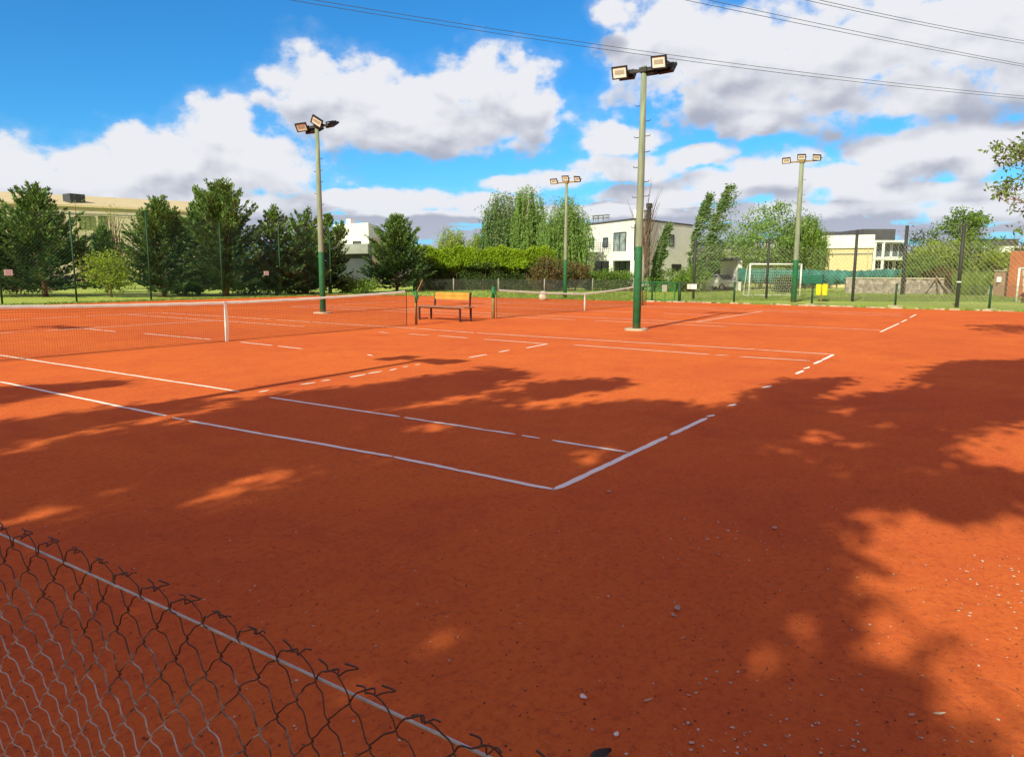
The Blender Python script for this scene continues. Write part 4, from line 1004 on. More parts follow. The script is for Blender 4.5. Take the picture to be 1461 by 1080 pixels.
cbox([tuple(W1+HF*1.5), tuple(W2+HF*1.5), tuple(W2+HF*9), tuple(W1+HF*9)], hz(*B, 343), hz(*B, 325), 'upper_storey', 'slate', root)
for (v0, v1) in ((343, 346), (368, 371)): cbox([tuple(W1-HF*1.2), tuple(W2-HF*1.2), tuple(W2), tuple(W1)], hz(*B, v1), hz(*B, v0), 'slab', 'white_paint', root)
for u in (1246, 1258, 1289): q = wall_pt(W1-HF*1.0, W2-HF*1.0, u); cbox([(q[0]-.13, q[1]-.13), (q[0]+.13, q[1]-.13), (q[0]+.13, q[1]+.13), (q[0]-.13, q[1]+.13)], -.1, hz(*B, 346), 'column', 'white_paint', root)
opening(root, W1, W2, 1248, 348, 1268, 367, 'glass', 'white_paint', 1); opening(root, W1, W2, 1270, 348, 1288, 367, 'glass', 'white_paint', 1)
opening(root, W1, W2, 1247, 372, 1257, 384, 'dark_open', 'white_paint', 1); opening(root, W1, W2, 1260, 372, 1273, 386, 'dark_open', 'white_paint', 1); opening(root, W1, W2, 1276, 372, 1288, 386, 'dark_open', 'white_paint', 0)
q = np.array(at(1240, 88)); cbox([(q[0]-1.6, q[1]-1.6), (q[0]+1.6, q[1]-1.6), (q[0]+1.6, q[1]+1.6), (q[0]-1.6, q[1]+1.6)], z1_-.5, hz(*q, 328), 'water_tank', 'grey_wall', root); rebase(root)
# low flat roofs in the distance
def farblock(u0, u1, d, v0, m1, m2, label, name='distant_house'):
    A_, B_ = np.array(at(u0, d)), np.array(at(u1, d)); h = hz(*A_, v0)
    root = empty(name, (*A_, 0), label, 'house', 'roofs in the distance'); cbox([tuple(A_), tuple(B_), tuple(B_+HF*8), tuple(A_+HF*8)], -.1, h*.86, 'wall', m1, root)
    cbox([tuple(A_-HF*.4), tuple(B_-HF*.4), tuple(B_+HF*8.3), tuple(A_+HF*8.3)], h*.86, h, 'roof', m2, root)
    opening(root, A_, B_, u0+(u1-u0)*.3, v0+12, u0+(u1-u0)*.45, v0+20, mull=0); opening(root, A_, B_, u0+(u1-u0)*.6, v0+12, u0+(u1-u0)*.75, v0+20, mull=0); rebase(root)
farblock(1158, 1236, 110, 331, 'grey_wall', 'slate', 'dark roofed block rising behind the cream building')
farblock(1400, 1446, 120, 341, 'white_wall', 'slate', 'pale house with grey roof in the far right distance')
farblock(1424, 1475, 84, 352, 'beige_wall', 'white_wall', 'low pale roofed house above the brick wall')
farblock(540, 612, 130, 358, 'grey_wall', 'slate', 'low grey block far behind the lone conifer')
farblock(968, 1012, 120, 352, 'grey_wall', 'slate', 'grey roof far behind the windblown poplars')
farblock(1028, 1075, 125, 345, 'grey_wall', 'slate', 'blue grey roof far behind the tall pale willow')
# open carport with a white car
A = at(1006, 66); B = at(1053, 64); h = hz(*B, 368)
root = empty('carport', (*B, 0), 'open carport with dark roof and one white side wall', 'carport')
cbox([tuple(np.array(A)-HF*.5), tuple(np.array(B)-HF*.5), tuple(np.array(B)+HF*6), tuple(np.array(A)+HF*6)], h-.25, h, 'roof', 'dark_wall', root)
cbox([tuple(np.array(B)), tuple(np.array(B)-np.array([-.25, .25])*1), tuple(np.array(B)+HF*5.8+np.array([.25, -.25])), tuple(np.array(B)+HF*5.8)], -.1, h-.252, 'side_wall', 'white_wall', root)
cbox([tuple(np.array(A)+HF*5.5), tuple(np.array(B)+HF*5.5), tuple(np.array(B)+HF*5.8), tuple(np.array(A)+HF*5.8)], -.1, h-.254, 'back_wall', 'dark_wall', root)
q = np.array(A)+HF*.1; p = MB(); p.tube([(*q, -.1), (*q, h-.25)], .09, 8); p.build('post', 'dark_steel', root); rebase(root)
def car(x, y, rz, label):
    root = empty('parked_car', (x, y, 0), label, 'car', None, rz)
    prof = [(-2.05, .35), (-2.1, .72), (-1.95, .92), (-1.15, 1.0), (-.55, 1.42), (.75, 1.46), (1.55, 1.05), (2.0, .95), (2.08, .6), (2.03, .35)]
    n = len(prof); p = MB(); vs = []
    for s_, in_ in ((-1, 0), (1, 0)):
        for (x_, z_) in prof: ww = .86-(.16 if z_ > 1.1 else 0); vs.append((x_, s_*ww, z_))
    fs = [(i, (i+1) % n, n+(i+1) % n, n+i) for i in range(n)]+[tuple(range(n-1, -1, -1)), tuple(range(n, 2*n))]; p.add(vs, fs); p.build('body', 'car_white', root)
    p = MB()
    for s_ in (-1, 1): p.add([(-1.0, s_*.845, 1.03), (-.5, s_*.735, 1.37), (.7, s_*.735, 1.40), (1.4, s_*.84, 1.06)], [(0, 1, 2, 3)])
    p.add([(-1.18, -.66, 1.03), (-1.18, .66, 1.03), (-.62, .60, 1.40), (-.62, -.60, 1.40)], [(0, 1, 2, 3)]); p.build('windows', 'glass', root)
    for xx in (-1.3, 1.3):
        for s_ in (-1, 1):
            q = MB(); q.tube([(xx, s_*.88, .32), (xx, s_*.68, .32)], .32, 16); o = q.build('wheel', 'rubber', root); q = MB(); q.tube([(xx, s_*.89, .32), (xx, s_*.885, .32)], .19, 12); q.build('rim', 'zinc', o)
    for s_ in (-1, 1): q = MB(); q.box((-2.09, s_*.62, .74), (.06, .34, .14)); q.build('headlight', 'lens', root)
q = np.array(at(1026, 66.5)); car(q[0], q[1], YAW+.5, 'white car parked in the open carport')
# green windscreen netting on wires with posts
root = empty('windscreen_fence', (0, 0, 0), 'teal green windscreen netting hung along the field behind the goal', 'fence')
us = [1053, 1075, 1100, 1128, 1150, 1172, 1195, 1215, 1240, 1262, 1285, 1305]; vt = [383, 384, 384.5, 385, 384.5, 386, 385.5, 386.5, 386, 384, 385, 387]; vb = [402, 404, 405.5, 406, 408, 407.5, 406.5, 405, 402, 401, 401, 402]
p = MB(); vs = []; D_ = 62
nn_ = 70
for i in range(nn_+1):
    u = us[0]+(us[-1]-us[0])*i/nn_; x, y = at(u, D_+.22*math.sin(i*1.3)+.12*math.sin(i*2.9)); xr_, yr_ = at(u, D_)
    a_ = hz(xr_, yr_, np.interp(u, us, vt))+.05*math.sin(i*2.1); c_ = max(.02, hz(xr_, yr_, np.interp(u, us, vb)))
    vs += [(x, y, c_), (x+.12*math.sin(i*.9), y, (a_+c_)/2), (xr_, yr_, a_)]
p.add(vs, [(3*i+j, 3*i+3+j, 3*i+4+j, 3*i+1+j) for i in range(nn_) for j in (0, 1)]); o = p.build('netting', 'teal_screen', root, smooth=True)
sm = o.modifiers.new('thick', 'SOLIDIFY'); sm.thickness = .015
for u, v in zip(us[::2], vt[::2]): x, y = at(u, D_+.5); q = MB(); q.tube([(x, y, -.1), (x, y, hz(x, y, v-2))], .05, 6); q.build('post', 'mesh_grey', root)
# low stone wall, brick wall with plate, orange wall
def lowwall(name, u0, u1, d0, d1, v, th, m_, label, cap=None):
    A_, B_ = np.array(at(u0, d0)), np.array(at(u1, d1)); n = 26; tv = nrm(np.array([-(B_-A_)[1], (B_-A_)[0]])); tv = tv if tv@HF > 0 else -tv
    h = hz(*A_, v); root = empty(name, (*A_, 0), label, 'wall'); p = MB(); vs = []
    for i in range(n+1):
        q = A_+(B_-A_)*i/n; w_ = rnd.uniform(-.03, .03) if m_ == 'stone' else 0; hh_ = h+(rnd.uniform(-.05, .05) if m_ == 'stone' else 0)
        vs += [(*(q+tv*w_), -.1), (*(q+tv*w_), hh_), (*(q+tv*th), hh_), (*(q+tv*th), -.1)]
    p.add(vs, [(4*i+j, 4*i+4+j, 4*i+5+j, 4*i+1+j) for i in range(n) for j in range(3)]+[(0, 1, 2, 3), (4*n+3, 4*n+2, 4*n+1, 4*n)]); p.build('masonry', m_, root)
    if cap: q0, q1 = A_-tv*.05, B_-tv*.05; MB().prism([tuple(q0), tuple(q1), tuple(B_+tv*(th+.05)), tuple(A_+tv*(th+.05))], h+.05, h+.14).build('coping', cap, root)
    rebase(root); return A_, B_, root
lowwall('stone_wall', 1208, 1348, 58, 56, 398.5, .5, 'stone', 'low rough grey stone wall under the green windscreen', 'pale_concrete')
A_, B_, root = lowwall('brick_wall', 1419, 1447, 53, 51, 388.5, .4, 'brick_pink', 'short pink brick wall carrying a small white plate', 'pale_concrete')
x, y = wall_pt(A_, B_, 1428); z = hz(x, y, 399); plate(x-.1, y-.02, z, .42, .36, math.atan2(*(nrm(CAM[:2]-np.array([x, y]))[::-1])), 'small white plate fixed on the pink brick wall', 'sign_white', False)
lowwall('orange_wall', 1445.5, 1530, 50, 44, 359, .3, 'orange_wall', 'tall smooth orange wall at the frame edge behind the goal')
lowwall('pale_wall', 1345, 1420, 60, 58, 393, .3, 'pale_concrete', 'low pale wall behind the tall grass clump')

# ================================================================== PLANTS
def rp_(u, d): return at(u, d)
def C_(u, d, vtop, wpx, label, seed, **kw):
    x, y = at(u, d); conifer(x, y, hz(x, y, vtop)*.925, wpx/FPX*d*.96, label, seed, **kw)
C_(62, 43.5, 266, 90, 'tallest dark spreading conifer behind the strapped net near the left of the fence', 21, forks=3, shape=.62, nbr=210)
C_(-22, 43, 280, 78, 'dark conifer cut off by the left frame edge', 22, forks=2, shape=.6)
C_(232, 44.5, 283, 70, 'grey green conifer with ragged arching branches left of the tallest twin-topped one', 23, forks=3, shape=.62, nbr=190)
C_(322, 45.5, 262, 72, 'bushy bright-topped conifer behind the centre strap of the net', 24, forks=3, shape=.48, nbr=230)
C_(282, 48.5, 285, 40, 'dark conifer squeezed behind the bright-topped conifer', 30, forks=2, shape=.6)
C_(394, 47, 297, 48, 'narrow dark conifer with two thin leader shoots', 25, forks=2, shape=.5)
C_(437, 50, 301, 50, 'green conifer directly left of the floodlight pole', 26, forks=3, shape=.5, m_='conifer_light')
C_(470, 50.5, 305, 32, 'green conifer directly right of the floodlight pole', 27, forks=2, shape=.5)
C_(566, 57, 308, 58, 'lone pointed conifer beside the long hedge', 28, forks=1, shape=.62, nbr=200)
C_(150, 52, 318, 40, 'small conifer in the gap before the beige warehouse', 29, forks=2)
def Bu(u, d, vtop, wpx, label, seed, m_, group, **kw):
    x, y = at(u, d); return bushy(x, y, hz(x, y, vtop), wpx/FPX*d, label, seed, m_, group, **kw)
Bu(156, 43.2, 356, 40, 'small lime green broadleaf tree with dark forked stems between two conifers', 31, 'lime_tree', None, name='broadleaf_tree', cat='tree', ncl=90, per=40, ll=.12, lw=.08, lo=.12)
Bu(118, 60, 285, 40, 'thin pale-leaved tree in front of the warehouse shutters', 32, 'willow_lime', None, name='sparse_tree', cat='tree', ncl=70, per=14, ll=.14, lw=.08, lo=.3, spread=.5)
Bu(166, 60, 288, 30, 'wispy pale-leaved sapling against the beige warehouse wall', 33, 'willow_lime', None, name='sparse_tree', cat='tree', ncl=50, per=10, ll=.14, lw=.08, lo=.3, spread=.45)
sg_ = 'shrubs beyond the fences'
for i, (u, d, v, w_, lab, m_) in enumerate([
    (20, 47, 392, 45, 'dark low shrub under the conifers at the left edge', 'bush_dark'),
    (262, 48, 396, 30, 'dark low shrub under the conifers before the centre strap', 'bush_dark'), (360, 50, 394, 34, 'dark low shrub between centre strap and floodlight pole', 'bush_dark'),
    (430, 52, 392, 34, 'dark low shrub just left of the floodlight pole', 'bush_dark'), (505, 52, 398, 28, 'low grey green shrub between floodlight pole and lone conifer', 'bush'),
    (840, 64, 387, 22, 'leafy dark green shrub under the first wide window of the white house', 'bush'), (866, 63, 386, 24, 'leafy dark green shrub under the middle of the white house', 'bush'), (892, 63, 387, 22, 'leafy green shrub just left of the tallest floodlight pole', 'bush'),
    (800, 62, 376, 20, 'dark shrub behind the slim floodlight pole', 'bush_dark'), (821, 62, 374, 18, 'brown green shrub at the left corner of the white house', 'red_shrub'),
    (950, 60, 385, 30, 'light green shrub right of the tallest floodlight pole', 'bush'), (985, 60, 383, 28, 'light green shrub at the foot of the windblown poplars', 'bush'),
    (1030, 72, 355, 26, 'yellow green shrub crown rising over the carport roof', 'lime_tree'), (1065, 72, 366, 24, 'green shrub beside the carport wall', 'bush'),
    (1120, 58, 392, 10, 'small green shrub inside the football goal opening', 'bush_dark')]):
    Bu(u, d, v, w_, lab, 40+i, m_, sg_, ncl=60, per=46, ll=.15, lw=.10, spread=.30)
W_ = 'willows and poplars beyond the lawn'
def Wi(u, d, vtop, wpx, label, seed, **kw):
    x, y = at(u, d); return willow(x, y, hz(x, y, vtop), wpx/FPX*d, label, seed, **kw)
Wi(752, 78, 260, 25, 'tallest drooping willow in the middle of the clump over the hedge', 61, nstr=520)
Wi(715, 79, 272, 30, 'silvery willow on the left of the clump over the hedge', 62, m_='poplar', nstr=520)
Wi(806, 74, 279, 34, 'broad drooping willow behind the slim floodlight pole', 63, nstr=640, z0=.04)
Wi(645, 88, 321, 21, 'small lime green weeping willow above the hedge', 64, m_='willow_lime', nstr=260)
Wi(682, 86, 332, 20, 'small yellow green willow beside the silvery willow', 65, m_='willow_lime', nstr=240)
Wi(1145, 76, 303, 34, 'full green willow behind the three-lamp floodlight pole', 66, nstr=480, m_='bush')
Bu(1086, 74, 290, 52, 'open pale green tree with airy branches behind the football goal', 67, 'willow', W_, name='airy_tree', cat='tree', ncl=170, per=50, ll=.30, lw=.13, lo=.10, cz=.5, spread=.50, bark='bark_grey')
# windblown poplars
def poplar(u0, u1, d, vtop, wpx, label, seed):
    rs = np.random.RandomState(seed); x, y = at(u0, d); H = hz(x, y, vtop); Rw = wpx/FPX*d; lean = (u1-u0)/FPX*d
    Rt = np.array([HF[1], -HF[0], 0]); root = tree_root('poplar_tree', x, y, label, W_)
    tr = MB(); stem = lambda t_: Rt*lean*t_**2.2+np.array([0, 0, H*t_]); tr.tube([stem(t_)-np.array([0, 0, .1]) for t_ in (0, .25, .5, .75, .97)], [.16, .13, .09, .05, .02], 7)
    cen = []; dirs = []
    for i in range(135):
        t_ = rs.uniform(.10, 1); p0 = stem(t_); wv = Rw*(.35+.9*math.sin(PI*min(1, t_*.9+.08)))*rs.uniform(.3, 1.0); sd = rs.choice([-1, 1], p=[.35, .65])
        dr = nrm(Rt*(sd*(.5 if sd < 0 else .8))+np.array([0, 0, .75])+rs.normal(0, .22, 3)); 
        n = int(20+rs.rand()*44); s_ = np.linspace(0, 1, n)
        p = p0+np.outer(s_*wv, dr)+np.outer(s_**2*wv*.8, Rt)+rs.normal(0, .10, (n, 3)); cen.append(p); dirs.append(np.tile(Rt*.9+np.array([0, 0, .35]), (n, 1)))
        if i % 5 == 0: tr.tube([p[0], p[n//2], p[-1]], [.03, .02, .008], 4, False)
    tr.build('trunk', 'bark_grey', root, smooth=True); crown_obj(np.concatenate(cen), np.concatenate(dirs), .24, .10, 'poplar', root, jit=.4)
poplar(984, 1006, 62, 281, 17, 'windblown poplar leaning right beside the white house', 71)
poplar(1005, 1034, 61, 267, 20, 'taller windblown poplar leaning right over the carport', 72)
poplar(932, 952, 60, 322, 8, 'young slender poplar in front of the white house side wall', 73)
# bare sapling behind the tall floodlight pole
x, y = at(917, 58); root = tree_root('bare_tree', x, y, 'bare pale tree with thin upright twigs behind the tallest floodlight pole', W_)
tr = MB(); tr.tube([(0, 0, -.1), (.03, 0, 2), (0, .05, 3.6)], [.15, .12, .09], 9); tr.build('trunk', 'bark_grey', root, smooth=True)
tr = MB(); rs = np.random.RandomState(9); Rt = np.array([HF[1], -HF[0], 0])
for i in range(46):
    a = rs.normal(.35, .45); z0_ = rs.uniform(1.0, 4.5); z1_ = min(z0_+rs.uniform(2.0, 5.0), 9.3); e_ = Rt*a*1.3*(z1_/6)+np.array([0, 0, z1_]); tr.tube([Rt*a*.12+np.array([0, 0, z0_]), Rt*a*.7+np.array([0, 0, (z0_+z1_)/2])+rs.normal(0, .06, 3), e_], [.035, .022, .008], 4, False)
tr.build('branches', 'bark', root)
# long clipped hedge, lit top and shaded leggy face put into leaf colour
root = empty('long_hedge', (*at(595, 62), 0), 'long tall hedge with green top coloured as lit over leggy face coloured as shaded', 'hedge')
def hedge(u0, u1, d, vt0, vt1, dep, mtop, min_, n, leafl=.16):
    A_, B_ = np.array(at(u0, d)), np.array(at(u1, d)); n = int(n); q = NR.rand(n); P0 = A_+(B_-A_)*q[:, None]; L = np.linalg.norm(B_-A_)
    ht = hz(*A_, vt0)*(1-q)+hz(*B_, vt1)*q+.16*np.sin(q*L*1.9)+.08*np.sin(q*L*5.1)
    zf = NR.rand(n)**.75
    up = zf > .58; fr = NR.rand(n)**2.2
    back_ = np.where(up, fr*dep, .35+fr*dep*.8)-np.where(up, .22+.15*np.sin(q*L*3.1+zf*5), .18*np.sin(q*L*4+zf*9)*.9)
    holes = (np.sin(q*L*2.3+1)+np.sin(q*L*5.7+zf*3) > .75) & (~up) & (NR.rand(n) < .5)
    back_ = np.where(holes, back_+.8, back_)
    topm = NR.rand(n) < .28; zf = np.where(topm, 1-.05*NR.rand(n), zf); back_ = np.where(topm, NR.rand(n)*dep-.2, back_)
    z = ht*zf*(1+.03*NR.normal(size=n)); P_ = np.stack([P0[:, 0]+HF[0]*back_, P0[:, 1]+HF[1]*back_, np.maximum(z, .05)], 1)-np.array([*at(595, 62), 0])
    mi = (z/ht < .60+.10*np.sin(q*L*1.3)+.06*NR.normal(size=n)).astype(int)  # lower leaves take the darker tone, painted shade
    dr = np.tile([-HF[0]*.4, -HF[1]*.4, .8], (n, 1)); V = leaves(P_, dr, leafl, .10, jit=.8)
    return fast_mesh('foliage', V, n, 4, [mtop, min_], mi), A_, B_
me, A_, B_ = hedge(588, 792, 62, 356, 357, 1.8, 'hedge_lit', 'hedge_shaded', 66000); link('foliage', me, root)
o_ = np.array([*at(595, 62), 0]); st = MB()
for k in range(90): q = A_+(B_-A_)*(k+rnd.random())/90+HF*rnd.uniform(.3, 1.2); st.tube([(q[0]-o_[0], q[1]-o_[1], 0), (q[0]-o_[0]+rnd.uniform(-.2, .2), q[1]-o_[1]+rnd.uniform(-.2, .2), rnd.uniform(1.6, 2.6))], [.04, .02], 4, False)
st.build('stems', 'bark_red', root)
st = MB(); cc0, cc1 = A_+HF*1.15-o_[:2], B_+HF*1.15-o_[:2]; st.prism([tuple(cc0), tuple(cc1), tuple(cc1+HF*.35), tuple(cc0+HF*.35)], 0, 2.7); st.build('shaded_core', 'hedge_shaded', root)  # solid dark slab standing in for the shade inside the hedge
Bu(783, 60, 364, 22, 'reddish brown shrub at the end of the long hedge', 81, 'red_shrub', sg_, ncl=70, per=46)
# trees on the right
rg = 'trees behind the football pitch'
Bu(1367, 66, 298, 27, 'round-crowned tree rising highest behind the tall fence post', 91, 'bush', rg, name='broadleaf_tree', cat='tree', ncl=70, per=40, ll=.22, lw=.14, lo=.55, cz=.8, spread=.42, bark='bark_grey')
Bu(1320, 80, 322, 26, 'dark spiky-crowned tree left of the round-crowned tree', 92, 'bush_dark', rg, name='broadleaf_tree', cat='tree', ncl=70, per=34, ll=.35, lw=.10, lo=.3, spread=.5)
Bu(1340, 62, 338, 38, 'wide bright green tree over the stone wall', 93, 'willow_lime', rg, name='broadleaf_tree', cat='tree', ncl=150, per=44, ll=.2, lw=.1, lo=.15, spread=.42, bark='bark_grey')
Bu(1388, 60, 336, 34, 'bright green leafy tree with pale branching stems near the brick wall', 94, 'bush', rg, name='broadleaf_tree', cat='tree', ncl=110, per=40, ll=.2, lw=.1, lo=.25, spread=.42, bark='bark_grey')
Bu(1422, 58, 352, 24, 'smaller yellow green tree above the pink brick wall', 95, 'lime_tree', rg, name='broadleaf_tree', cat='tree', ncl=70, per=36, ll=.18, lw=.1, lo=.2, spread=.4)
Bu(1310, 60, 362, 26, 'grey green shrub at the end of the teal windscreen', 96, 'bush', rg, ncl=80, per=40)
Bu(1340, 59, 380, 26, 'dark brush heap behind the leaning logs', 97, 'red_shrub', rg, ncl=60, per=40)
Bu(1460, 66, 338, 26, 'brown leaved tree above the orange wall', 98, 'red_shrub', rg, name='broadleaf_tree', cat='tree', ncl=70, per=34, lo=.4)
Bu(1462, 56, 352, 16, 'dark green palm-like bush on top of the orange wall line', 99, 'bush_dark', rg, ncl=40, per=34)
for (u, d, v, w_) in ((1376, 54, 386, 12), (1398, 54, 384, 14)):
    x, y = at(u, d); root = tree_root('grass_clump', x, y, 'tall ornamental grass clump %s the dark fence post' % ('just right of' if u < 1380 else 'well right of'), None, 'plant'); n = 900; a = NR.uniform(0, 6.283, n); r_ = w_/FPX*d*NR.rand(n)**.5
    h = hz(x, y, v)*NR.uniform(.5, 1.05, n); c = np.stack([r_*np.cos(a), r_*np.sin(a), h*.5], 1); dr = np.stack([.25*np.cos(a), .25*np.sin(a), np.ones(n)], 1)
    V = leaves(c, dr, h, .04, jit=.07); link('blades', fast_mesh('blades', V, n, 4, 'tall_grass'), root)
# far tree line that closes the horizon: reads as one mass
n = 26000; u = NR.uniform(-200, 1750, n); d = NR.uniform(128, 150, n); P_ = np.array([at(a, b_) for a, b_ in zip(u[:1200], d[:1200])]); P_ = P_[NR.randint(0, 1200, n)]+NR.normal(0, 1.6, (n, 2))
h = NR.rand(n)*(3.6+1.4*np.sin(P_[:, 1]*.21)+.8*np.sin(P_[:, 0]*.5)); V = leaves(np.stack([P_[:, 0], P_[:, 1], h+.2], 1), np.tile([0, 0, 1.], (n, 1)), 1.1, .7, jit=1)
link('distant_treeline', fast_mesh('distant_treeline', V, n, 4, 'far_leaf'), None, None, kind='stuff', label='dark low belt of distant trees along the horizon', category='trees')

# tree whose leafy boughs enter at the right edge
def fine_tree(x, y, H, targets, label, seed, m_='acacia', per=46, sp_=.26, ll=.13, lw=.055, trunk_r=.16):
    rs = np.random.RandomState(seed); root = tree_root('overhanging_tree', x, y, label, None); tr = MB()
    tr.tube([(0, 0, -.1), (.05, .03, H*.3), (.1, 0, H*.55), (0, .1, H*.9)], [trunk_r, trunk_r*.8, trunk_r*.55, .03], 9); cen = []; dirs = []
    for T in targets:
        T = np.array(T)-np.array([x, y, 0]); b0 = np.array([.06, .02, min(H*.8, max(H*.22, T[2]*rs.uniform(.55, .8)))]); mid = b0*.45+T*.55+np.array([0, 0, .12*np.linalg.norm(T[:2])])+rs.normal(0, .08, 3)
        tr.tube([b0, b0*.75+mid*.25+rs.normal(0, .05, 3), mid, T], [.05, .035, .02, .007], 5, False)
        for k in range(5):
            s_ = rs.uniform(.62, 1.05); c0 = mid+(T-mid)*(s_-.5)*2 if s_ > .5 else mid; c = c0+rs.normal(0, sp_*.75, 3); tr.tube([c0, (c0+c)/2+rs.normal(0, .03, 3), c], [.010, .007, .004], 4, False)
            n = int(per*rs.uniform(.4, 1.1)); q = c+rs.normal(0, 1, (n, 3))*np.array([sp_*.55, sp_*.55, sp_*.38]); cen.append(q); dirs.append(nrm(q-c)+np.array([0, 0, -.2]))
    tr.build('trunk', 'bark_grey', root, smooth=True); crown_obj(np.concatenate(cen), np.concatenate(dirs), ll, lw, m_, root, jit=.6); return root
T = []
Dt = 17.0
for (u, v) in ((1408, 205), (1418, 198), (1428, 212), (1440, 222), (1412, 222), (1452, 205), (1436, 240), (1455, 248), (1470, 215), (1416, 275), (1424, 283), (1440, 268), (1450, 285), (1432, 290), (1456, 300), (1459, 322), (1468, 262), (1480, 240), (1500, 210), (1520, 190), (1490, 290), (1540, 230), (1510, 260), (1480, 320), (1560, 200), (1600, 240), (1580, 290), (1450, 236), (1460, 278)):
    x, y = at(u, Dt+rnd.uniform(-.8, .8)); T.append((x, y, hz(x, y, v)))
x, y = at(1585, Dt); fine_tree(x, y, 5.2, T, 'fine-leaved tree reaching in from the edge above the orange wall', 5, per=26, sp_=.20, ll=.11, lw=.05)

# ================================================================== OVERHEAD CABLES
def cable(p0, p1, sag, label, r_=.02):
    a = np.array(p0); b_ = np.array(p1); c = (a+b_)/2; q = [a+(b_-a)*t_+np.array([0, 0, -sag*4*t_*(1-t_)])-c for t_ in np.linspace(0, 1, 40)]
    o = MB().tube(q, r_, 5).build('overhead_cable', 'cable', None, tuple(c), label=label, category='cable', group='overhead power cables'); return o
def skyp(u, v, d): r = ray(u, v); k = d/(r[0]*HF[0]+r[1]*HF[1]); return CAM+r*k
cab = [((405, -1), (870, 72), (1470, 142), 'lowest pair of power cables crossing in front of the tall floodlight lamps, under wire'), ((445, 0), (870, 66.5), (1470, 138.5), 'lowest pair of power cables crossing in front of the tall floodlight lamps, upper wire'),
       ((975, 0), (1220, 50), (1470, 97), 'middle pair of power cables in the top corner, under wire'), ((1008, 0), (1220, 45), (1470, 94), 'middle pair of power cables in the top corner, upper wire'),
       ((1138, -2), (1300, 33), (1470, 64), 'topmost pair of power cables in the corner, under wire'), ((1158, -2), (1300, 29), (1470, 60), 'topmost pair of power cables in the corner, upper wire')]
for (p, q, r3, lab) in cab:
    # straight plan line; heights fitted through three directions with a parabola
    A3, B3 = skyp(*p, 62), skyp(*r3, 84); t_ = .5
    for _ in range(20):
        Mx = A3+(B3-A3)*t_; uu = PR(Mx)[0]; t_ += (q[0]-uu)/1400
    zt = hz(*(A3+(B3-A3)*t_)[:2], q[1]); zl = (A3+(B3-A3)*t_)[2]; sag = (zl-zt)/(4*t_*(1-t_))
    f = lambda s_: A3+(B3-A3)*s_+np.array([0, 0, -sag*4*s_*(1-s_)])
    E0, E1 = f(-.7), f(1.6); c = (E0+E1)/2
    MB().tube([f(s_)-c for s_ in np.linspace(-.7, 1.6, 60)], .024, 5).build('overhead_cable', 'cable', None, tuple(c), label=lab, category='cable', group='overhead power cables')

# ================================================================== TREES THAT SHADE THE COURT (behind and beside the viewer)
DARK = [  # outlines, as seen, of the shade the crowns throw on the clay
 [(-300,552),(0,553),(70,549),(140,545),(210,541),(150,552),(60,565),(0,578),(-300,600)],
 [(-300,606),(0,603),(90,592),(200,578),(300,571),(345,565),(300,580),(220,594),(100,617),(0,636),(-300,680)],
 [(-400,700),(0,648),(60,634),(150,615),(240,600),(330,583),(380,566),(440,557),(520,553),(560,545),(640,532),(700,524),(748,528),(765,532),(720,545),(690,552),(760,548),(830,541),(890,538),(908,545),(880,553),(820,562),(760,574),(700,580),(780,586),(860,575),(960,572),(1000,572),(985,582),(1020,588),(1060,570),(1095,551),(1150,541),(1210,537),(1262,540),(1240,548),(1190,560),(1240,560),(1300,548),(1310,538),(1345,520),(1400,514),(1480,514),(1620,520),(1620,600),(1461,600),(1380,618),(1350,640),(1380,668),(1461,672),(1600,660),(1600,720),(1461,712),(1420,735),(1370,758),(1300,738),(1225,722),(1212,735),(1240,765),(1215,790),(1205,830),(1235,845),(1250,870),(1300,868),(1320,880),(1270,890),(1225,880),(1195,900),(1190,925),(1240,945),(1290,945),(1310,960),(1320,990),(1350,1015),(1400,1050),(1440,1085),(1520,1200),(1300,1500),(-400,1500)],
]
LIT = [[(265,700),(330,683),(400,672),(445,674),(420,688),(350,699),(270,709)], [(-20,728),(40,722),(110,712),(150,716),(120,734),(40,748),(-20,754)], [(290,722),(340,716),(380,712),(350,726),(300,732)],
 [(810,662),(842,644),(875,638),(885,644),(858,660),(822,674),(790,682)], [(890,610),(925,606),(940,612),(915,620),(885,618)], [(540,583),(640,566),(720,552),(760,551),(700,566),(600,584),(560,590)], [(560,612),(620,602),(660,600),(620,612),(570,620)],
 [(1190,640),(1225,628),(1250,636),(1230,648),(1195,650)], [(1125,622),(1165,612),(1200,618),(1180,626),(1130,630)], [(1165,585),(1195,580),(1230,590),(1200,595)], [(1250,604),(1280,602),(1290,614),(1262,618)], [(1225,540),(1310,548),(1290,556),(1180,572),(1160,568)],
 [(520,935),(560,915),(600,905),(590,925),(540,960),(515,965)], [(560,985),(600,965),(615,975),(570,1010)], [(1185,775),(1205,780),(1205,810),(1190,800)], [(820,640),(835,632),(850,640),(830,650)], [(150,700),(200,690),(215,698),(170,710)], [(1080,640),(1110,634),(1125,642),(1095,650)]]
def inpoly(P_, poly):
    x, y = P_[:, 0], P_[:, 1]; r_ = np.zeros(len(P_), bool); n = len(poly)
    for i in range(n):
        (x1, y1), (x2_, y2_) = poly[i], poly[(i+1) % n]; c = ((y1 > y) != (y2_ > y)); 
        if y1 != y2_: r_ ^= c & (x < (x2_-x1)*(y-y1)/(y2_-y1)+x1)
    return r_
rs = np.random.RandomState(77)
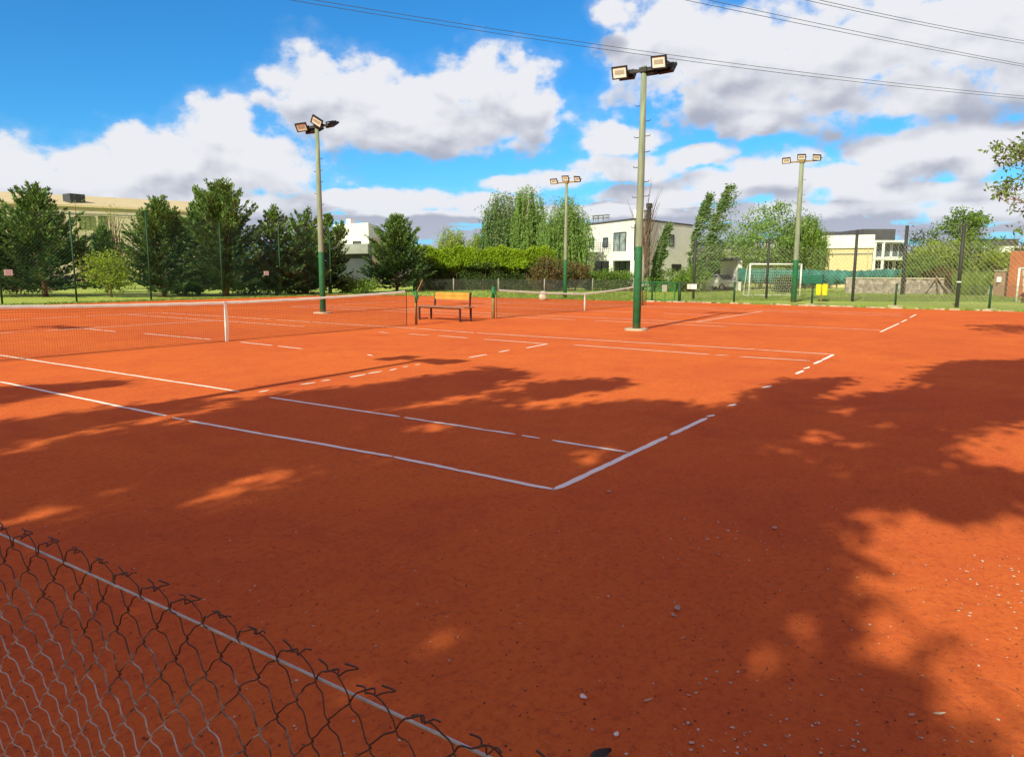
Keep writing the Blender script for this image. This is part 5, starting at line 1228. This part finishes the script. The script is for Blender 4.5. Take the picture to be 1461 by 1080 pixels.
def dark_at(P_):
    q = PR(np.c_[P_, np.zeros(len(P_))]); front = q[:, 2] > .25; uv = q[:, :2]
    d = np.zeros(len(P_), bool)
    for pl in DARK: d |= inpoly(uv, pl)
    L_ = np.zeros(len(P_), bool)
    for pl in LIT: L_ |= inpoly(uv, pl)
    off = ~front | (uv[:, 1] > 1080)
    return (front & d & ~L_) | (off & (P_[:, 0] > -9) & (P_[:, 1] > -7))
n = 90000; Gp = np.stack([rs.uniform(-9, 15.5, n), rs.uniform(-7.5, 13, n)], 1)
Gp = Gp[dark_at(Gp)]
# thin out to clump centres and keep those whose surroundings are dark too
cl = Gp[:8600]
def keep(c, r_): return dark_at(c+np.array([r_, 0])) & dark_at(c-np.array([r_, 0])) & dark_at(c+np.array([0, r_*.6])) & dark_at(c-np.array([0, r_*.6]))
big_ok = keep(cl, .34); sm_ok = keep(cl, .13)
cot = 1/math.tan(SUN_EL)
roots = [(-14.0, -6.5), (-11.5, 3.4), (-12.0, 9.5), (-6.0, -10.5)]
labs = ['tall tree behind the low fence shading the baseline corner', 'tall tree left of the low fence shading the middle of the court', 'tall tree beyond the near side floodlight pole shading the left sideline', 'tall tree right of the low fence shading the clay by the frame edge']
cenL = [[] for _ in roots]; tipL = [[] for _ in roots]
for c, bo, so_ in zip(cl, big_ok, sm_ok):
    if bo: sg, n_ = .19, 16
    elif so_: sg, n_ = .085, 7
    else: continue
    h_ = rs.uniform(6.4, 9.6) if c[1] < 4 else rs.uniform(6.0, 8.6)
    p = np.array([c[0]-h_*cot*math.cos(SUN_AZ-PI), c[1]-h_*cot*math.sin(SUN_AZ-PI), h_])
    k = int(np.argmin([math.hypot(p[0]-a-3.5, (p[1]-b_)*1.3) for a, b_ in roots])); q = p+rs.normal(0, 1, (n_, 3))*np.array([sg*.75, sg, sg*.55]); cenL[k].append(q); tipL[k].append(p)
for k, (x, y) in enumerate(roots):
    root = tree_root('shade_tree', x, y, labs[k], 'trees shading the near clay'); tr = MB(); tr.tube([(0, 0, -.2), (.1, 0, 2.5), (.3, .1, 4.6), (.5, 0, 7.5)], [.30, .24, .15, .03], 12)
    tp_ = tipL[k]
    for p in tp_[::max(1, len(tp_)//26)]:
        T_ = p-np.array([x, y, 0]); b0 = np.array([.2, .05, rs.uniform(3, 6.0)]); m_ = b0*.5+T_*.5+np.array([0, 0, .3]); tr.tube([b0, m_, T_], [.028, .018, .008], 5, False)
    tr.build('trunk', 'bark', root, smooth=True)
    if cenL[k]:
        cc = np.concatenate(cenL[k])-np.array([x, y, 0]); crown_obj(cc, np.tile([0, 0, -.3], (len(cc), 1)), .19, .11, 'shade_leaf', root, jit=1.0)

# ================================================================== LITTER ON THE CLAY
def chips(n, u0, u1, v0, v1, smin, smax, m_, name, label, flat=.3):
    mb = MB(); k = 0
    while k < n:
        u, v = rnd.uniform(u0, u1), rnd.uniform(v0, v1); x, y = G(u, v); s_ = rnd.uniform(smin, smax); a = rnd.uniform(0, 6.28); m2 = rnd.randint(5, 7); el_ = rnd.uniform(.35, .9)
        r_ = [rnd.uniform(.6, 1) for _ in range(m2)]; vs = []
        for i in range(m2): g = 2*PI*i/m2; px_, py_ = r_[i]*math.cos(g)*s_, r_[i]*math.sin(g)*s_*el_; vs.append((x+px_*math.cos(a)-py_*math.sin(a), y+px_*math.sin(a)+py_*math.cos(a), .0015+rnd.uniform(0, s_*flat)))
        vs.append((x, y, .003+s_*flat)); vs_ = [(i, (i+1) % m2, m2) for i in range(m2)]; mb.add(vs, vs_); k += 1
    return mb.build(name, m_, kind='stuff', label=label, category='litter')
chips(110, 120, 1461, 740, 1079, .003, .011, 'dry_leaf', 'leaf_litter', 'scattered pale dry leaf bits over the shaded clay')
chips(60, 940, 1461, 790, 1079, .004, .012, 'grey_leaf', 'litter', 'grey shell and leaf bits scattered over the clay near the viewer')
chips(110, 0, 1461, 600, 900, .004, .010, 'dry_leaf', 'debris', 'small pale crumbs on the clay inside and outside the baseline')
chips(800, 0, 1461, 640, 1079, .003, .009, 'rust', 'pebbles', 'dark crumbs of baked clay over the court surface', .5)
chips(26, 930, 1120, 735, 800, .006, .016, 'dry_leaf', 'leaf_litter', 'cluster of pale leaf bits on the shaded clay right of the baseline corner')
chips(30, 960, 1240, 1030, 1079, .005, .013, 'dry_leaf', 'litter', 'pale crumbs near the bottom edge of the clay')
chips(26, 1360, 1461, 800, 880, .005, .016, 'grey_leaf', 'debris', 'pale grit patch in the sunlit clay at the lower right')
def leafthing(u, v, L, W2_, label, m_, a, kind_='fallen_leaf', curl=.35):
    x, y = G(u, v); vs = []; n = 8; mb = MB()
    for i in range(n+1):
        t_ = i/n; w_ = W2_*math.sin(PI*min(.98, t_*.94+.03))**.8; z = .004+L*curl*abs(t_-.5)**2*1.4
        for s_ in (-1, 0, 1): px_, py_ = (t_-.5)*L, s_*w_/2+.1*L*math.sin(t_*3); vs.append((px_*math.cos(a)-py_*math.sin(a), px_*math.sin(a)+py_*math.cos(a), z+abs(s_)*W2_*.22))
    mb.add(vs, [(3*i+j, 3*i+j+1, 3*i+4+j, 3*i+3+j) for i in range(n) for j in (0, 1)])
    mb.build(kind_, m_, None, (x, y, 0), label=label, category='leaf', group='single fallen leaves on the near clay')
for a_ in [(968, 870, .06, .026, 'larger of two grey curled leaves lying together on the shaded clay', 'grey_leaf', .3), (962, 879, .042, .016, 'smaller grey curled leaf just below the larger one', 'grey_leaf', .9),
           (833, 996, .034, .022, 'whitish curled leaf lowest left of the centre on dark clay', 'sign_white', 1.0), (925, 1001, .045, .011, 'long pale leaf sliver near the lower middle', 'dry_leaf', -.5), (880, 1050, .028, .018, 'small white leaf scrap at the bottom edge', 'sign_white', .2),
           (1340, 1021, .05, .016, 'pale leaf strip beside the lit patch at the lower right', 'dry_leaf', -.9), (1301, 1022, .03, .014, 'small pale leaf left of the leaf strip', 'dry_leaf', -.6), (1106, 755, .05, .030, 'pale round leaf on the clay right of the baseline corner', 'dry_leaf', 0), (870, 703, .05, .03, 'pale leaf just below the baseline tape', 'dry_leaf', .4)]: leafthing(*a_)
x, y = G(858, 1079); leafthing(858, 1082, .085, .045, 'dark grey curled leaf cut by the bottom edge', 'dark_steel', -.5)
mb = MB()
for k in range(75):
    u, v = rnd.uniform(380, 1461), rnd.uniform(740, 1079); x, y = G(u, v); a = rnd.uniform(0, 6.28); L = rnd.uniform(.05, .2); c_ = rnd.uniform(-1.2, 1.2)
    q = []; 
    for i in range(7): t_ = i/6; g = a+c_*t_; q.append((x+math.cos(g)*L*t_, y+math.sin(g)*L*t_, .003+.004*math.sin(t_*3)))
    mb.tube(q, .0009, 4, False)
mb.build('needles', 'needle', kind='stuff', label='thin reddish needles and twigs strewn over the clay', category='twigs')
